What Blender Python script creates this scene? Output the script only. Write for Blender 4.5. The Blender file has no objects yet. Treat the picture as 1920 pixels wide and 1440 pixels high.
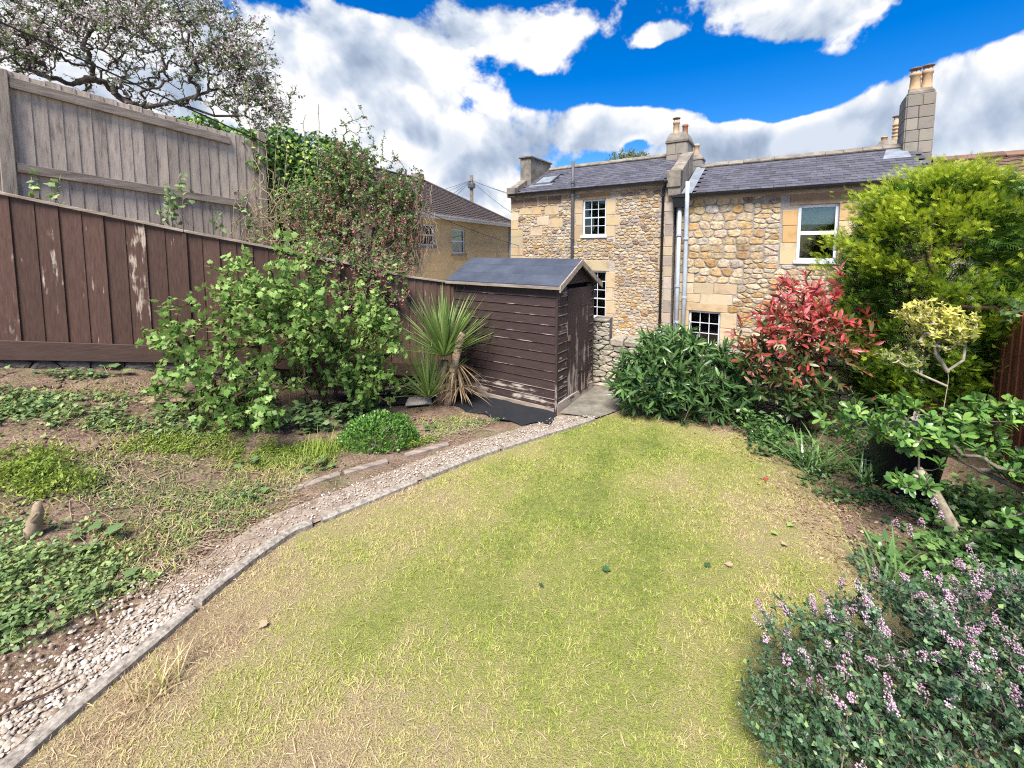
import bpy, bmesh, math, random
import numpy as np
from mathutils import Vector, Matrix

random.seed(7)
RNG = np.random.default_rng(7)
SC = bpy.context.scene
COL = SC.collection
R = math.radians

# ------------------------------------------------------------------ camera
cam_data = bpy.data.cameras.new('camera')
cam = bpy.data.objects.new('camera', cam_data)
COL.objects.link(cam)
cam.location = (0, 0, 2.2)
cam.rotation_euler = (R(90 - 4.5), 0, 0)
cam_data.sensor_width = 36
cam_data.lens = 14.8125
cam_data.shift_y = -0.0989
cam_data.clip_start = 0.05
cam_data.clip_end = 2000
SC.camera = cam

# ------------------------------------------------------------------ light, view
SUN_EL, SUN_AZ = R(56), R(198)      # azimuth: 0 = +Y, clockwise
SKY_STRENGTH, CLOUD_STRENGTH, SUN_STRENGTH, EXPOSURE = 0.092, 0.48, 4.5, 1.12
SC.view_settings.view_transform = 'Standard'
SC.view_settings.look = 'None'
SC.view_settings.gamma = 1
SC.view_settings.exposure = EXPOSURE
SC.view_settings.use_curve_mapping = False
SC.cycles.use_denoising = False
SC.cycles.filter_width = 1.15
SC.cycles.max_bounces = 7
SC.cycles.diffuse_bounces = 3
SC.cycles.use_adaptive_sampling = True
SC.cycles.adaptive_threshold = 0.015
SC.cycles.glossy_bounces = 3
SC.cycles.transmission_bounces = 4
SC.cycles.transparent_max_bounces = 8
SC.cycles.caustics_reflective = False
SC.cycles.caustics_refractive = False

sun_data = bpy.data.lights.new('sun', 'SUN')
sun_data.energy = SUN_STRENGTH
sun_data.angle = R(26)
sun_data.color = (1.0, 0.95, 0.87)
sun = bpy.data.objects.new('sun', sun_data)
COL.objects.link(sun)
sd = Vector((math.sin(SUN_AZ) * math.cos(SUN_EL), math.cos(SUN_AZ) * math.cos(SUN_EL), math.sin(SUN_EL)))
sun.rotation_euler = sd.to_track_quat('Z', 'Y').to_euler()
sun.location = sd * 50


class N:
    """thin node-tree helper"""
    def __init__(s, nt):
        s.nt = nt
    def __call__(s, typ, ins=None, **kw):
        n = s.nt.nodes.new(typ)
        for k, v in kw.items():
            setattr(n, k, v)
        for k, v in (ins or {}).items():
            sock = n.inputs[k]
            if isinstance(v, bpy.types.NodeSocket):
                s.nt.links.new(v, sock)
            else:
                sock.default_value = v
        return n
    def math(s, op, a, b=None, c=None, clamp=False):
        ins = {0: a}
        if b is not None: ins[1] = b
        if c is not None: ins[2] = c
        return s('ShaderNodeMath', ins, operation=op, use_clamp=clamp).outputs[0]
    def vec(s, op, a, b=None):
        ins = {0: a}
        if b is not None: ins[1] = b
        n = s('ShaderNodeVectorMath', ins, operation=op)
        return n.outputs['Value'] if op in ('LENGTH', 'DOT_PRODUCT', 'DISTANCE') else n.outputs[0]
    def smooth(s, v, a, b, c=0.0, d=1.0):
        return s('ShaderNodeMapRange', {0: v, 1: a, 2: b, 3: c, 4: d}, interpolation_type='SMOOTHSTEP').outputs[0]
    def mix(s, f, a, b, mode='MIX'):
        n = s('ShaderNodeMix', data_type='RGBA', blend_type=mode)
        for i, v in ((0, f), (6, a), (7, b)):
            if isinstance(v, bpy.types.NodeSocket): s.nt.links.new(v, n.inputs[i])
            else: n.inputs[i].default_value = v if i == 0 else (tuple(v) + (1,))[:4]
        return n.outputs[2]
    def ramp(s, f, cols):
        n = s('ShaderNodeValToRGB', {0: f})
        e = n.color_ramp.elements
        while len(e) < len(cols): e.new(0.5)
        for i, (p, c) in enumerate(cols):
            e[i].position = p
            e[i].color = (tuple(c) + (1,))[:4]
        return n.outputs[0]
    def noise(s, vec, scale, detail=3, rough=0.55, w=None, dist=0.0):
        ins = {'Scale': scale, 'Detail': detail, 'Roughness': rough, 'Distortion': dist}
        if vec is not None: ins['Vector'] = vec
        kw = {}
        if w is not None:
            kw['noise_dimensions'] = '4D'
            n = s('ShaderNodeTexNoise', None, noise_dimensions='4D')
            for k, v in list(ins.items()) + [('W', w)]:
                if isinstance(v, bpy.types.NodeSocket): s.nt.links.new(v, n.inputs[k])
                else: n.inputs[k].default_value = v
            return n.outputs[0]
        return s('ShaderNodeTexNoise', ins).outputs[0]


def build_world():
    w = bpy.data.worlds.new('World')
    SC.world = w
    w.use_nodes = True
    nt = w.node_tree
    nt.nodes.clear()
    n = N(nt)
    sky = n('ShaderNodeTexSky', sky_type='NISHITA', sun_disc=False)
    sky.sun_elevation = SUN_EL
    sky.sun_rotation = SUN_AZ
    sky.altitude = 100
    sky.air_density = 1.0
    sky.dust_density = 0.4
    sky.ozone_density = 3.0
    blue = n('ShaderNodeHueSaturation', {'Hue': 0.512, 'Saturation': 1.5, 'Value': 1.0, 'Color': sky.outputs[0]}).outputs[0]
    d = n.vec('NORMALIZE', n('ShaderNodeTexCoord').outputs['Generated'])
    dz = n('ShaderNodeSeparateXYZ', {0: d}).outputs[2]
    # cumulus banks: centre direction (x, y, z), radii, weight
    banks = [((-0.34, 0.873, 0.345), (0.34, 0.13), 0.24), ((-0.60, 0.72, 0.34), (0.32, 0.22), 0.16), ((-0.02, 0.895, 0.435), (0.22, 0.06), 0.20), ((-0.27, 0.83, 0.475), (0.10, 0.045), -0.20),
             ((-0.132, 0.968, 0.213), (0.30, 0.09), 0.26), ((-0.07, 0.99, 0.10), (0.45, 0.08), 0.14), ((0.22, 0.939, 0.262), (0.15, 0.06), 0.25),
             ((0.06, 0.939, 0.34), (0.09, 0.045), -0.22), ((0.33, 0.885, 0.345), (0.22, 0.065), -0.30), ((0.53, 0.80, 0.29), (0.20, 0.055), -0.30),
             ((0.267, 0.936, 0.229), (0.045, 0.022), -0.22), ((0.70, 0.678, 0.21), (0.24, 0.115), 0.30), ((0.54, 0.813, 0.19), (0.25, 0.06), 0.28),
             ((0.42, 0.87, 0.215), (0.10, 0.045), 0.20), ((0.55, 0.745, 0.405), (0.15, 0.045), 0.15), ((0.29, 0.86, 0.42), (0.07, 0.025), 0.14),
             ((0.66, 0.67, 0.345), (0.12, 0.05), -0.25)]
    w.cycles.sampling_method = "MANUAL"
    w.cycles.sample_map_resolution = 512
    def density(vec):
        a = n.noise(vec, 4.2, 8, 0.58, dist=0.25)
        b = n.noise(vec, 12.0, 4, 0.6)
        return n.math('ADD', n.math('MULTIPLY', a, 0.8), n.math('MULTIPLY', b, 0.2))
    base = density(d)
    low = n.noise(d, 4.2, 5, 0.5, dist=0.25)
    low_up = n.noise(n.vec('ADD', d, (-0.02, -0.01, 0.05)), 4.2, 5, 0.5, dist=0.25)
    up = density(n.vec('ADD', d, (-0.015, -0.01, 0.045)))
    tot = base
    for c, (rx, rz), wt in banks:
        l = math.sqrt(sum(k * k for k in c))
        q = n.vec('MULTIPLY', n.vec('SUBTRACT', d, tuple(k / l for k in c)), (1 / rx, 1 / rx, 1 / rz))
        m = n.smooth(n.vec('LENGTH', q), 0.15, 1.15, wt, 0.0)
        tot = n.math('ADD', tot, m)
    alpha = n.smooth(tot, 0.505, 0.575)
    thick = n.smooth(tot, 0.60, 0.92)
    lit = n.math('ADD', n.math('MULTIPLY_ADD', n.math('SUBTRACT', low, low_up), 2.6, 0.76), n.math('MULTIPLY', n.math('SUBTRACT', base, up), 2.6), clamp=True)
    lit = n.math('SUBTRACT', lit, n.math('MULTIPLY', thick, 0.42), clamp=True)
    ccol = n.ramp(lit, [(0.0, (0.33, 0.41, 0.55)), (0.3, (0.47, 0.56, 0.71)), (0.6, (0.70, 0.77, 0.88)), (0.85, (1.0, 1.0, 1.0))])
    bg1 = n('ShaderNodeBackground', {'Color': blue, 'Strength': SKY_STRENGTH}).outputs[0]
    bg2 = n('ShaderNodeBackground', {'Color': ccol, 'Strength': CLOUD_STRENGTH}).outputs[0]
    mx = n('ShaderNodeMixShader', {0: alpha, 1: bg1, 2: bg2}).outputs[0]
    out = n('ShaderNodeOutputWorld')
    nt.links.new(mx, out.inputs[0])
build_world()

# ------------------------------------------------------------------ materials
MATS = {}

def new_mat(name):
    m = bpy.data.materials.new(name)
    m.use_nodes = True
    m.node_tree.nodes.clear()
    MATS[name] = m
    return m, N(m.node_tree)

def finish(n, col, rough=0.8, bump=None, bstr=0.3, bdist=0.02, spec=0.3, trans=0.0, metal=0.0, sheen=0.0):
    ins = {'Base Color': col, 'Roughness': rough, 'Specular IOR Level': spec, 'Metallic': metal}
    if bump is not None:
        ins['Normal'] = n('ShaderNodeBump', {'Height': bump, 'Strength': bstr, 'Distance': bdist}).outputs[0]
    sh = n('ShaderNodeBsdfPrincipled', {k: v if not isinstance(v, tuple) else (v + (1,))[:4] for k, v in ins.items()}).outputs[0]
    if trans:
        ti = {'Color': col if isinstance(col, bpy.types.NodeSocket) else (tuple(col) + (1,))[:4]}
        t = n('ShaderNodeBsdfTranslucent', ti).outputs[0]
        sh = n('ShaderNodeMixShader', {0: trans, 1: sh, 2: t}).outputs[0]
    out = n('ShaderNodeOutputMaterial')
    n.nt.links.new(sh, out.inputs[0])

def coords(n, stretch=(1, 1, 1)):
    o = n('ShaderNodeTexCoord').outputs['Object']
    if stretch != (1, 1, 1):
        o = n.vec('MULTIPLY', o, stretch)
    return o, n.math('MULTIPLY', n('ShaderNodeObjectInfo').outputs['Random'], 37.0)

def mat_noise(name, cols, scale=5, rough=0.85, bstr=0.4, bscale=40, bdist=0.01, stretch=(1, 1, 1), objcol=False, spec=0.25, detail=4):
    """mottled surface: noise -> ramp, optionally times the piece's own colour"""
    m, n = new_mat(name)
    v, w = coords(n, stretch)
    c = n.ramp(n.noise(v, scale, detail, 0.62, w), cols)
    if objcol:
        c = n.mix(1.0, c, n('ShaderNodeObjectInfo').outputs['Color'], 'MULTIPLY')
    finish(n, c, rough, n.noise(v, bscale, 3, 0.65, w), bstr, bdist, spec)
    return m

def mat_paintwood(name, paint, bare, stretch, thr=0.62, rough=0.65, bstr=0.35, zwear=0.0):
    """painted boards flaking to bare wood; the piece's colour alpha says how worn it is"""
    m, n = new_mat(name)
    v, w = coords(n, stretch)
    v0, _ = coords(n)
    oi = n('ShaderNodeObjectInfo')
    grain = n.noise(v, 14, 6, 0.6, w)
    wear = n.math('ADD', n.math('MULTIPLY', n.noise(v, 3.5, 8, 0.68, w), 0.6), n.math('MULTIPLY', n.noise(v0, 3.0, 4, 0.6, w), 0.4))
    if zwear:   # weathers from the foot up
        zc = n('ShaderNodeSeparateXYZ', {0: v0}).outputs[2]
        wear = n.math('ADD', wear, n.math('MULTIPLY', n.math('SUBTRACT', 0.75, zc), zwear))
    lim = n.math('SUBTRACT', thr + 0.12, n.math('MULTIPLY', oi.outputs['Alpha'], 0.30))
    k = n.smooth(n.math('SUBTRACT', wear, lim), -0.035, 0.035)
    pc = n.mix(1.0, n.ramp(grain, [(0.28, tuple(c * 0.62 for c in paint)), (0.5, paint), (0.72, tuple(c * 1.35 for c in paint))]), oi.outputs['Color'], 'MULTIPLY')
    bc = n.ramp(grain, [(0.3, tuple(c * 0.7 for c in bare)), (0.7, tuple(c * 1.15 for c in bare))])
    c = n.mix(k, pc, bc)
    h = n.math('SUBTRACT', grain, n.math('MULTIPLY', k, 0.25))
    finish(n, c, n.smooth(k, 0, 1, rough, 0.9), h, bstr, 0.006, 0.3)
    return m

def mat_leaf(name, cols, rough=0.45, trans=0.3, spec=0.35):
    """leaf colour from each leaf's own 'tint' value"""
    m, n = new_mat(name)
    a = n('ShaderNodeAttribute', attribute_name='tint').outputs['Fac']
    finish(n, n.ramp(a, cols), rough, None, spec=spec, trans=trans)
    return m

def mat_plain(name, col, rough=0.5, spec=0.4, metal=0.0, var=0.15, bstr=0.1):
    m, n = new_mat(name)
    v, w = coords(n)
    f = n.noise(v, 6, 6, 0.65, w)
    c = n.ramp(f, [(0.3, tuple(k * (1 - var) for k in col)), (0.7, tuple(k * (1 + var) for k in col))])
    finish(n, c, n.smooth(f, 0.3, 0.7, rough - 0.06, rough + 0.08), n.noise(v, 60, 4, 0.6, w), bstr, 0.004, spec, metal=metal)
    return m

def mat_glass(name):
    m, n = new_mat(name)
    fr = n('ShaderNodeFresnel', {'IOR': 1.5}).outputs[0]
    k = n.math('ADD', n.math('MULTIPLY', fr, 0.9), 0.02, clamp=True)
    v, w = coords(n)
    bump = n('ShaderNodeBump', {'Height': n.noise(v, 2.5, 2, 0.5, w), 'Strength': 0.05, 'Distance': 0.05}).outputs[0]
    g = n('ShaderNodeBsdfGlossy', {'Roughness': 0.02, 'Normal': bump}).outputs[0]
    t = n('ShaderNodeBsdfTransparent', {'Color': (0.8, 0.85, 0.85, 1)}).outputs[0]
    sh = n('ShaderNodeMixShader', {0: k, 1: t, 2: g}).outputs[0]
    out = n('ShaderNodeOutputMaterial')
    n.nt.links.new(sh, out.inputs[0])
    return m

mat_noise('stone', [(0.3, (0.45, 0.42, 0.40)), (0.45, (0.85, 0.83, 0.81)), (0.55, (1.05, 1.03, 1.0)), (0.75, (1.25, 1.2, 1.1))], 12, 0.9, 0.7, 22, 0.03, objcol=True)
mat_noise('ashlar', [(0.25, (0.72, 0.66, 0.6)), (0.5, (1, 1, 1)), (0.75, (1.1, 1.0, 0.85))], 3.5, 0.9, 0.35, 35, 0.01, objcol=True)
mat_noise('mortar', [(0.3, (0.30, 0.255, 0.215)), (0.5, (0.41, 0.35, 0.30)), (0.7, (0.49, 0.43, 0.375))], 4, 0.95, 0.9, 20, 0.04)
mat_noise('grey_mortar', [(0.3, (0.19, 0.17, 0.155)), (0.5, (0.28, 0.25, 0.225)), (0.7, (0.36, 0.315, 0.275))], 4, 0.95, 0.8, 22, 0.03)
mat_noise('weathered_stone', [(0.25, (0.08, 0.072, 0.062)), (0.5, (0.19, 0.165, 0.135)), (0.75, (0.33, 0.28, 0.22))], 4, 0.95, 0.5, 30, 0.01)
mat_noise('ochre_render', [(0.25, (0.34, 0.27, 0.19)), (0.5, (0.55, 0.41, 0.22)), (0.75, (0.62, 0.43, 0.20))], 0.9, 0.95, 0.3, 45, 0.01)
mat_noise('slate', [(0.3, (0.75, 0.75, 0.78)), (0.6, (1, 1, 1)), (0.66, (1.15, 1.15, 1.15)), (0.72, (2.8, 2.8, 2.7))], 13, 0.6, 0.3, 40, 0.006, objcol=True, spec=0.4)
mat_noise('pantile', [(0.3, (0.045, 0.035, 0.034)), (0.6, (0.07, 0.055, 0.05)), (0.78, (0.16, 0.08, 0.055))], 2.2, 0.9, 0.3, 30, 0.01)
mat_noise('brown_pantile', [(0.3, (0.10, 0.062, 0.048)), (0.55, (0.16, 0.095, 0.07)), (0.75, (0.22, 0.13, 0.09))], 2.2, 0.9, 0.3, 30, 0.01)
mat_noise('lead', [(0.3, (0.13, 0.145, 0.17)), (0.7, (0.25, 0.275, 0.31))], 5, 0.6, 0.2, 20, 0.01)
mat_noise('terracotta', [(0.3, (0.26, 0.18, 0.115)), (0.5, (0.42, 0.30, 0.19)), (0.75, (0.52, 0.39, 0.25))], 5, 0.9, 0.3, 30, 0.006, objcol=True)
mat_noise('grey_wood', [(0.3, (0.48, 0.46, 0.46)), (0.44, (0.85, 0.84, 0.84)), (0.55, (1, 1, 1)), (0.75, (1.2, 1.14, 1.06))], 5, 0.9, 0.6, 22, 0.006, stretch=(5, 5, 0.7), objcol=True)
mat_noise('grey_rail', [(0.3, (0.13, 0.10, 0.08)), (0.5, (0.24, 0.195, 0.16)), (0.75, (0.36, 0.30, 0.24))], 5, 0.9, 0.6, 22, 0.006, stretch=(0.7, 5, 5))
mat_noise('bare_wood', [(0.3, (0.16, 0.12, 0.09)), (0.5, (0.31, 0.25, 0.195)), (0.75, (0.46, 0.39, 0.32))], 5, 0.9, 0.5, 22, 0.005, stretch=(0.6, 5, 5))
mat_paintwood('fence_brown', (0.082, 0.043, 0.031), (0.44, 0.36, 0.28), (5, 5, 0.6), 0.655)
mat_paintwood('fence_brown_rail', (0.074, 0.042, 0.033), (0.36, 0.27, 0.20), (0.5, 5, 5), 0.66)
mat_paintwood('shed_x', (0.043, 0.026, 0.024), (0.40, 0.33, 0.27), (0.5, 6, 6), 0.66)
mat_paintwood('shed_y', (0.045, 0.027, 0.025), (0.42, 0.35, 0.29), (6, 0.8, 6), 0.62)
mat_paintwood('shed_z', (0.046, 0.028, 0.026), (0.36, 0.29, 0.24), (7, 7, 0.5), 0.64, zwear=0.07)
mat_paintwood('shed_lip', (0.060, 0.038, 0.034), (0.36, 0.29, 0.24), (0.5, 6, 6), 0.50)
mat_noise('red_fence', [(0.3, (0.11, 0.035, 0.016)), (0.55, (0.22, 0.075, 0.035)), (0.75, (0.29, 0.115, 0.06))], 5, 0.85, 0.5, 22, 0.005, stretch=(5, 5, 0.6))
mat_noise('roof_felt', [(0.3, (0.036, 0.044, 0.062)), (0.5, (0.052, 0.062, 0.085)), (0.7, (0.072, 0.084, 0.11))], 3, 0.9, 0.5, 260, 0.004)
def mat_soil():
    """earth with crumbs, paler dry crust and thin mossy patches"""
    m, n = new_mat('soil')
    v, w = coords(n)
    c = n.ramp(n.noise(v, 4.5, 7, 0.66), [(0.28, (0.085, 0.058, 0.041)), (0.46, (0.20, 0.128, 0.09)), (0.6, (0.29, 0.195, 0.14)), (0.78, (0.37, 0.28, 0.205))])
    f = n.noise(v, 55, 4, 0.7)
    c = n.mix(n.smooth(f, 0.5, 0.66), c, (0.36, 0.285, 0.20))
    c = n.mix(n.smooth(f, 0.46, 0.36, 0, 0.8), c, (0.07, 0.048, 0.034))
    moss = n.math('MULTIPLY', n.smooth(n.noise(v, 1.9, 6, 0.7), 0.50, 0.60), n.smooth(n.noise(v, 30, 4, 0.7), 0.40, 0.56))
    c = n.mix(n.math('MULTIPLY', moss, 0.5), c, (0.16, 0.20, 0.06))
    finish(n, c, 0.95, n.noise(v, 40, 5, 0.75), 1.0, 0.035, 0.15)
mat_soil()
mat_noise('lawn_soil', [(0.3, (0.15, 0.155, 0.05)), (0.5, (0.27, 0.245, 0.095)), (0.7, (0.37, 0.305, 0.16))], 26.0, 0.95, 1.0, 120, 0.03, detail=6)
mat_noise('gravel_bed', [(0.3, (0.17, 0.12, 0.09)), (0.6, (0.33, 0.27, 0.21)), (0.75, (0.42, 0.36, 0.30))], 14, 0.95, 0.8, 60, 0.02)
mat_noise('concrete', [(0.3, (0.09, 0.08, 0.065)), (0.5, (0.165, 0.15, 0.12)), (0.7, (0.25, 0.225, 0.19))], 6, 0.92, 0.5, 60, 0.006, detail=6)
mat_noise('kerb_stone', [(0.32, (0.12, 0.10, 0.082)), (0.5, (0.27, 0.235, 0.195)), (0.68, (0.42, 0.375, 0.315))], 38, 0.92, 0.5, 90, 0.005, detail=5)
mat_noise('paving', [(0.3, (0.25, 0.22, 0.19)), (0.7, (0.42, 0.38, 0.33))], 2, 0.95, 0.4, 30, 0.01)
mat_noise('bark', [(0.3, (0.07, 0.054, 0.044)), (0.55, (0.15, 0.122, 0.10)), (0.75, (0.26, 0.22, 0.185))], 9, 0.95, 0.7, 30, 0.01)
mat_noise('apple_bark', [(0.3, (0.035, 0.028, 0.024)), (0.55, (0.075, 0.062, 0.052)), (0.75, (0.15, 0.13, 0.11))], 9, 0.95, 0.7, 30, 0.01)
mat_noise('red_bark', [(0.3, (0.035, 0.017, 0.013)), (0.7, (0.12, 0.062, 0.042))], 9, 0.9, 0.5, 30, 0.006)
mat_noise('pale_bark', [(0.3, (0.20, 0.16, 0.11)), (0.5, (0.36, 0.31, 0.23)), (0.72, (0.52, 0.48, 0.38))], 14, 0.95, 0.6, 45, 0.006)
mat_noise('dry_stem', [(0.3, (0.20, 0.14, 0.09)), (0.6, (0.38, 0.29, 0.20)), (0.75, (0.46, 0.37, 0.27))], 9, 0.9, 0.4, 30, 0.004)
mat_noise('palm_trunk', [(0.3, (0.16, 0.10, 0.065)), (0.5, (0.33, 0.23, 0.155)), (0.75, (0.46, 0.36, 0.26))], 7, 0.95, 0.9, 26, 0.02, stretch=(1, 1, 3))
mat_plain('white_paint', (0.62, 0.65, 0.69), 0.45)
mat_plain('grey_metal', (0.085, 0.085, 0.09), 0.5)
mat_plain('grey_pipe', (0.36, 0.41, 0.46), 0.5)
mat_plain('black_gutter', (0.012, 0.012, 0.013), 0.4)
mat_plain('blind', (0.70, 0.82, 0.80), 0.9)
mat_plain('dark_room', (0.012, 0.011, 0.011), 0.95, 0.0)
mat_plain('black_plastic', (0.012, 0.011, 0.02), 0.42)
mat_plain('membrane', (0.017, 0.018, 0.022), 0.75, 0.25, bstr=0.4)
mat_plain('cable', (0.02, 0.02, 0.02), 0.6)
mat_plain('rust_metal', (0.20, 0.12, 0.08), 0.7)
mat_glass('glass')

# ------------------------------------------------------------------ mesh helpers
def np_mesh(name, V, F, tint=None, smooth=False):
    """V (n,3), F: (m,k) array or list of such arrays -> mesh"""
    me = bpy.data.meshes.new(name)
    Fs = F if isinstance(F, list) else [F]
    Fs = [np.asarray(f, np.int32) for f in Fs if len(f)]
    V = np.asarray(V, np.float32)
    me.vertices.add(len(V))
    me.vertices.foreach_set('co', V.ravel())
    loops = np.concatenate([f.ravel() for f in Fs])
    tot = np.concatenate([np.full(len(f), f.shape[1], np.int32) for f in Fs])
    me.loops.add(len(loops))
    me.loops.foreach_set('vertex_index', loops)
    me.polygons.add(len(tot))
    me.polygons.foreach_set('loop_start', np.concatenate([[0], np.cumsum(tot)[:-1]]).astype(np.int32))
    if smooth:
        me.polygons.foreach_set('use_smooth', np.ones(len(tot), bool))
    if tint is not None:
        a = me.attributes.new('tint', 'FLOAT', 'POINT')
        a.data.foreach_set('value', np.asarray(tint, np.float32))
    me.update(calc_edges=True)
    return me

def link(name, me, mat, parent=None, color=None, kind=None, label=None, cat=None, group=None, loc=None, rot=None):
    o = bpy.data.objects.new(name, me)
    COL.objects.link(o)
    if mat is not None and me is not None and not me.materials:
        me.materials.append(MATS[mat])
    if parent is not None: o.parent = parent
    if color is not None: o.color = (tuple(color) + (0.5,))[:4]
    if loc is not None: o.location = loc
    if rot is not None: o.rotation_euler = rot
    for k, v in (('kind', kind), ('label', label), ('category', cat), ('group', group)):
        if v: o[k] = v
    return o

def thing(name, label, cat, loc=(0, 0, 0), rz=0.0, group=None):
    o = bpy.data.objects.new(name, None)
    COL.objects.link(o)
    o.location = loc
    o.rotation_euler = (0, 0, rz)
    o.empty_display_size = 0.1
    o['label'] = label
    o['category'] = cat
    if group: o['group'] = group
    return o

CUBE_F = [(0, 3, 2, 1), (4, 5, 6, 7), (0, 1, 5, 4), (1, 2, 6, 5), (2, 3, 7, 6), (3, 0, 4, 7)]

class MB:
    """collects shapes into one mesh"""
    def __init__(s):
        s.v, s.f = [], []
    def hexa(s, pts):
        b = len(s.v)
        s.v += [tuple(p) for p in pts]
        s.f += [tuple(b + i for i in f) for f in CUBE_F]
        return s
    def box(s, x0, x1, y0, y1, z0, z1):
        return s.hexa([(x0, y0, z0), (x1, y0, z0), (x1, y1, z0), (x0, y1, z0), (x0, y0, z1), (x1, y0, z1), (x1, y1, z1), (x0, y1, z1)])
    def tube(s, pts, rad, sides=8, cap=True):
        pts = [Vector(p) for p in pts]
        rad = rad if hasattr(rad, '__len__') else [rad] * len(pts)
        b = len(s.v)
        prev = None
        for i, p in enumerate(pts):
            t = (pts[min(i + 1, len(pts) - 1)] - pts[max(i - 1, 0)]).normalized()
            if prev is None:
                u = t.orthogonal().normalized()
            else:
                u = (prev - t * prev.dot(t)).normalized()
            prev = u
            w = t.cross(u)
            for k in range(sides):
                a = 2 * math.pi * k / sides
                s.v.append(tuple(p + (u * math.cos(a) + w * math.sin(a)) * rad[i]))
        for i in range(len(pts) - 1):
            for k in range(sides):
                k2 = (k + 1) % sides
                s.f.append((b + i * sides + k, b + i * sides + k2, b + (i + 1) * sides + k2, b + (i + 1) * sides + k))
        if cap:
            s.f.append(tuple(b + k for k in reversed(range(sides))))
            s.f.append(tuple(b + (len(pts) - 1) * sides + k for k in range(sides)))
        return s
    def lathe(s, prof, cx, cy, sides=16):
        b = len(s.v)
        for r, z in prof:
            for k in range(sides):
                a = 2 * math.pi * k / sides
                s.v.append((cx + r * math.cos(a), cy + r * math.sin(a), z))
        for i in range(len(prof) - 1):
            for k in range(sides):
                k2 = (k + 1) % sides
                s.f.append((b + i * sides + k, b + i * sides + k2, b + (i + 1) * sides + k2, b + (i + 1) * sides + k))
        s.f.append(tuple(b + k for k in reversed(range(sides))))
        s.f.append(tuple(b + (len(prof) - 1) * sides + k for k in range(sides)))
        return s
    def mesh(s, name, bevel=0.0, smooth=False, jitter=0.0):
        me = bpy.data.meshes.new(name)
        v = s.v
        if jitter:
            v = [tuple(c + random.uniform(-jitter, jitter) for c in p) for p in v]
        me.from_pydata(v, [], s.f)
        if bevel:
            bm = bmesh.new()
            bm.from_mesh(me)
            bmesh.ops.bevel(bm, geom=bm.edges[:], offset=bevel, segments=1, affect='EDGES', profile=0.5)
            bm.to_mesh(me)
            bm.free()
        if smooth:
            me.polygons.foreach_set('use_smooth', [True] * len(me.polygons))
        me.update()
        return me

def box_piece(name, mat, parent, b, bevel=0.006, color=None, jitter=0.0):
    return link(name, MB().box(*b).mesh(name, bevel, jitter=jitter), mat, parent, color)

def var(c, k=0.12, a=0.5):
    f = 1 + random.uniform(-k, k)
    return (c[0] * f * (1 + random.uniform(-.04, .04)), c[1] * f, c[2] * f * (1 + random.uniform(-.05, .05)), a)

# --------- irregular masonry
def clip_poly(P, nx, nz, c):
    out = []
    for i in range(len(P)):
        a, b = P[i], P[(i + 1) % len(P)]
        da, db = nx * a[0] + nz * a[1] - c, nx * b[0] + nz * b[1] - c
        if da <= 0: out.append(a)
        if (da < 0) != (db < 0) and abs(da - db) > 1e-12:
            t = da / (da - db)
            out.append((a[0] + t * (b[0] - a[0]), a[1] + t * (b[1] - a[1])))
    return out

def rubble(x0, x1, z0, z1, holes, sx, sz, jit=0.38):
    """convex stone outlines that fill the rectangle round the holes"""
    k = sx / sz
    rows = max(1, int(round((z1 - z0) / sz)))
    cols = max(1, int(round((x1 - x0) / sx)))
    dx, dz = (x1 - x0) / cols, (z1 - z0) / rows
    seeds = {}
    for r in range(-1, rows + 1):
        off = random.uniform(-.5, .5)
        for c in range(-2, cols + 2):
            seeds[r, c] = (x0 + (c + .5 + off + random.uniform(-jit, jit)) * dx, (z0 + (r + .5 + random.uniform(-jit, jit) * .7) * dz))
    out = []
    seeds = {k_: s for k_, s in seeds.items() if x0 < s[0] < x1 and z0 < s[1] < z1 and not any(h[0] < s[0] < h[1] and h[2] < s[1] < h[3] for h in holes)}
    for (r, c), s in seeds.items():
        P = [(max(x0, s[0] - 3 * dx), max(z0, s[1] - 3 * dz)), (min(x1, s[0] + 3 * dx), max(z0, s[1] - 3 * dz)),
             (min(x1, s[0] + 3 * dx), min(z1, s[1] + 3 * dz)), (max(x0, s[0] - 3 * dx), min(z1, s[1] + 3 * dz))]
        for rr in range(r - 2, r + 3):
            for cc in range(c - 3, c + 4):
                q = seeds.get((rr, cc))
                if q is None or q is s: continue
                nx, nz = q[0] - s[0], (q[1] - s[1]) * k * k
                mx, mz = (q[0] + s[0]) / 2, (q[1] + s[1]) / 2
                P = clip_poly(P, nx, nz, nx * mx + nz * mz)
                if len(P) < 3: break
            if len(P) < 3: break
        for h in holes:
            if len(P) < 3: break
            if max(p[0] for p in P) <= h[0] or min(p[0] for p in P) >= h[1] or max(p[1] for p in P) <= h[2] or min(p[1] for p in P) >= h[3]: continue
            opt = [((h[0] - s[0]), (1, 0, h[0])), ((s[0] - h[1]), (-1, 0, -h[1])), ((h[2] - s[1]) * k, (0, 1, h[2])), ((s[1] - h[3]) * k, (0, -1, -h[3]))]
            P = clip_poly(P, *max(opt)[1])
        if len(P) >= 3: out.append(P)
    return out

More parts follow.
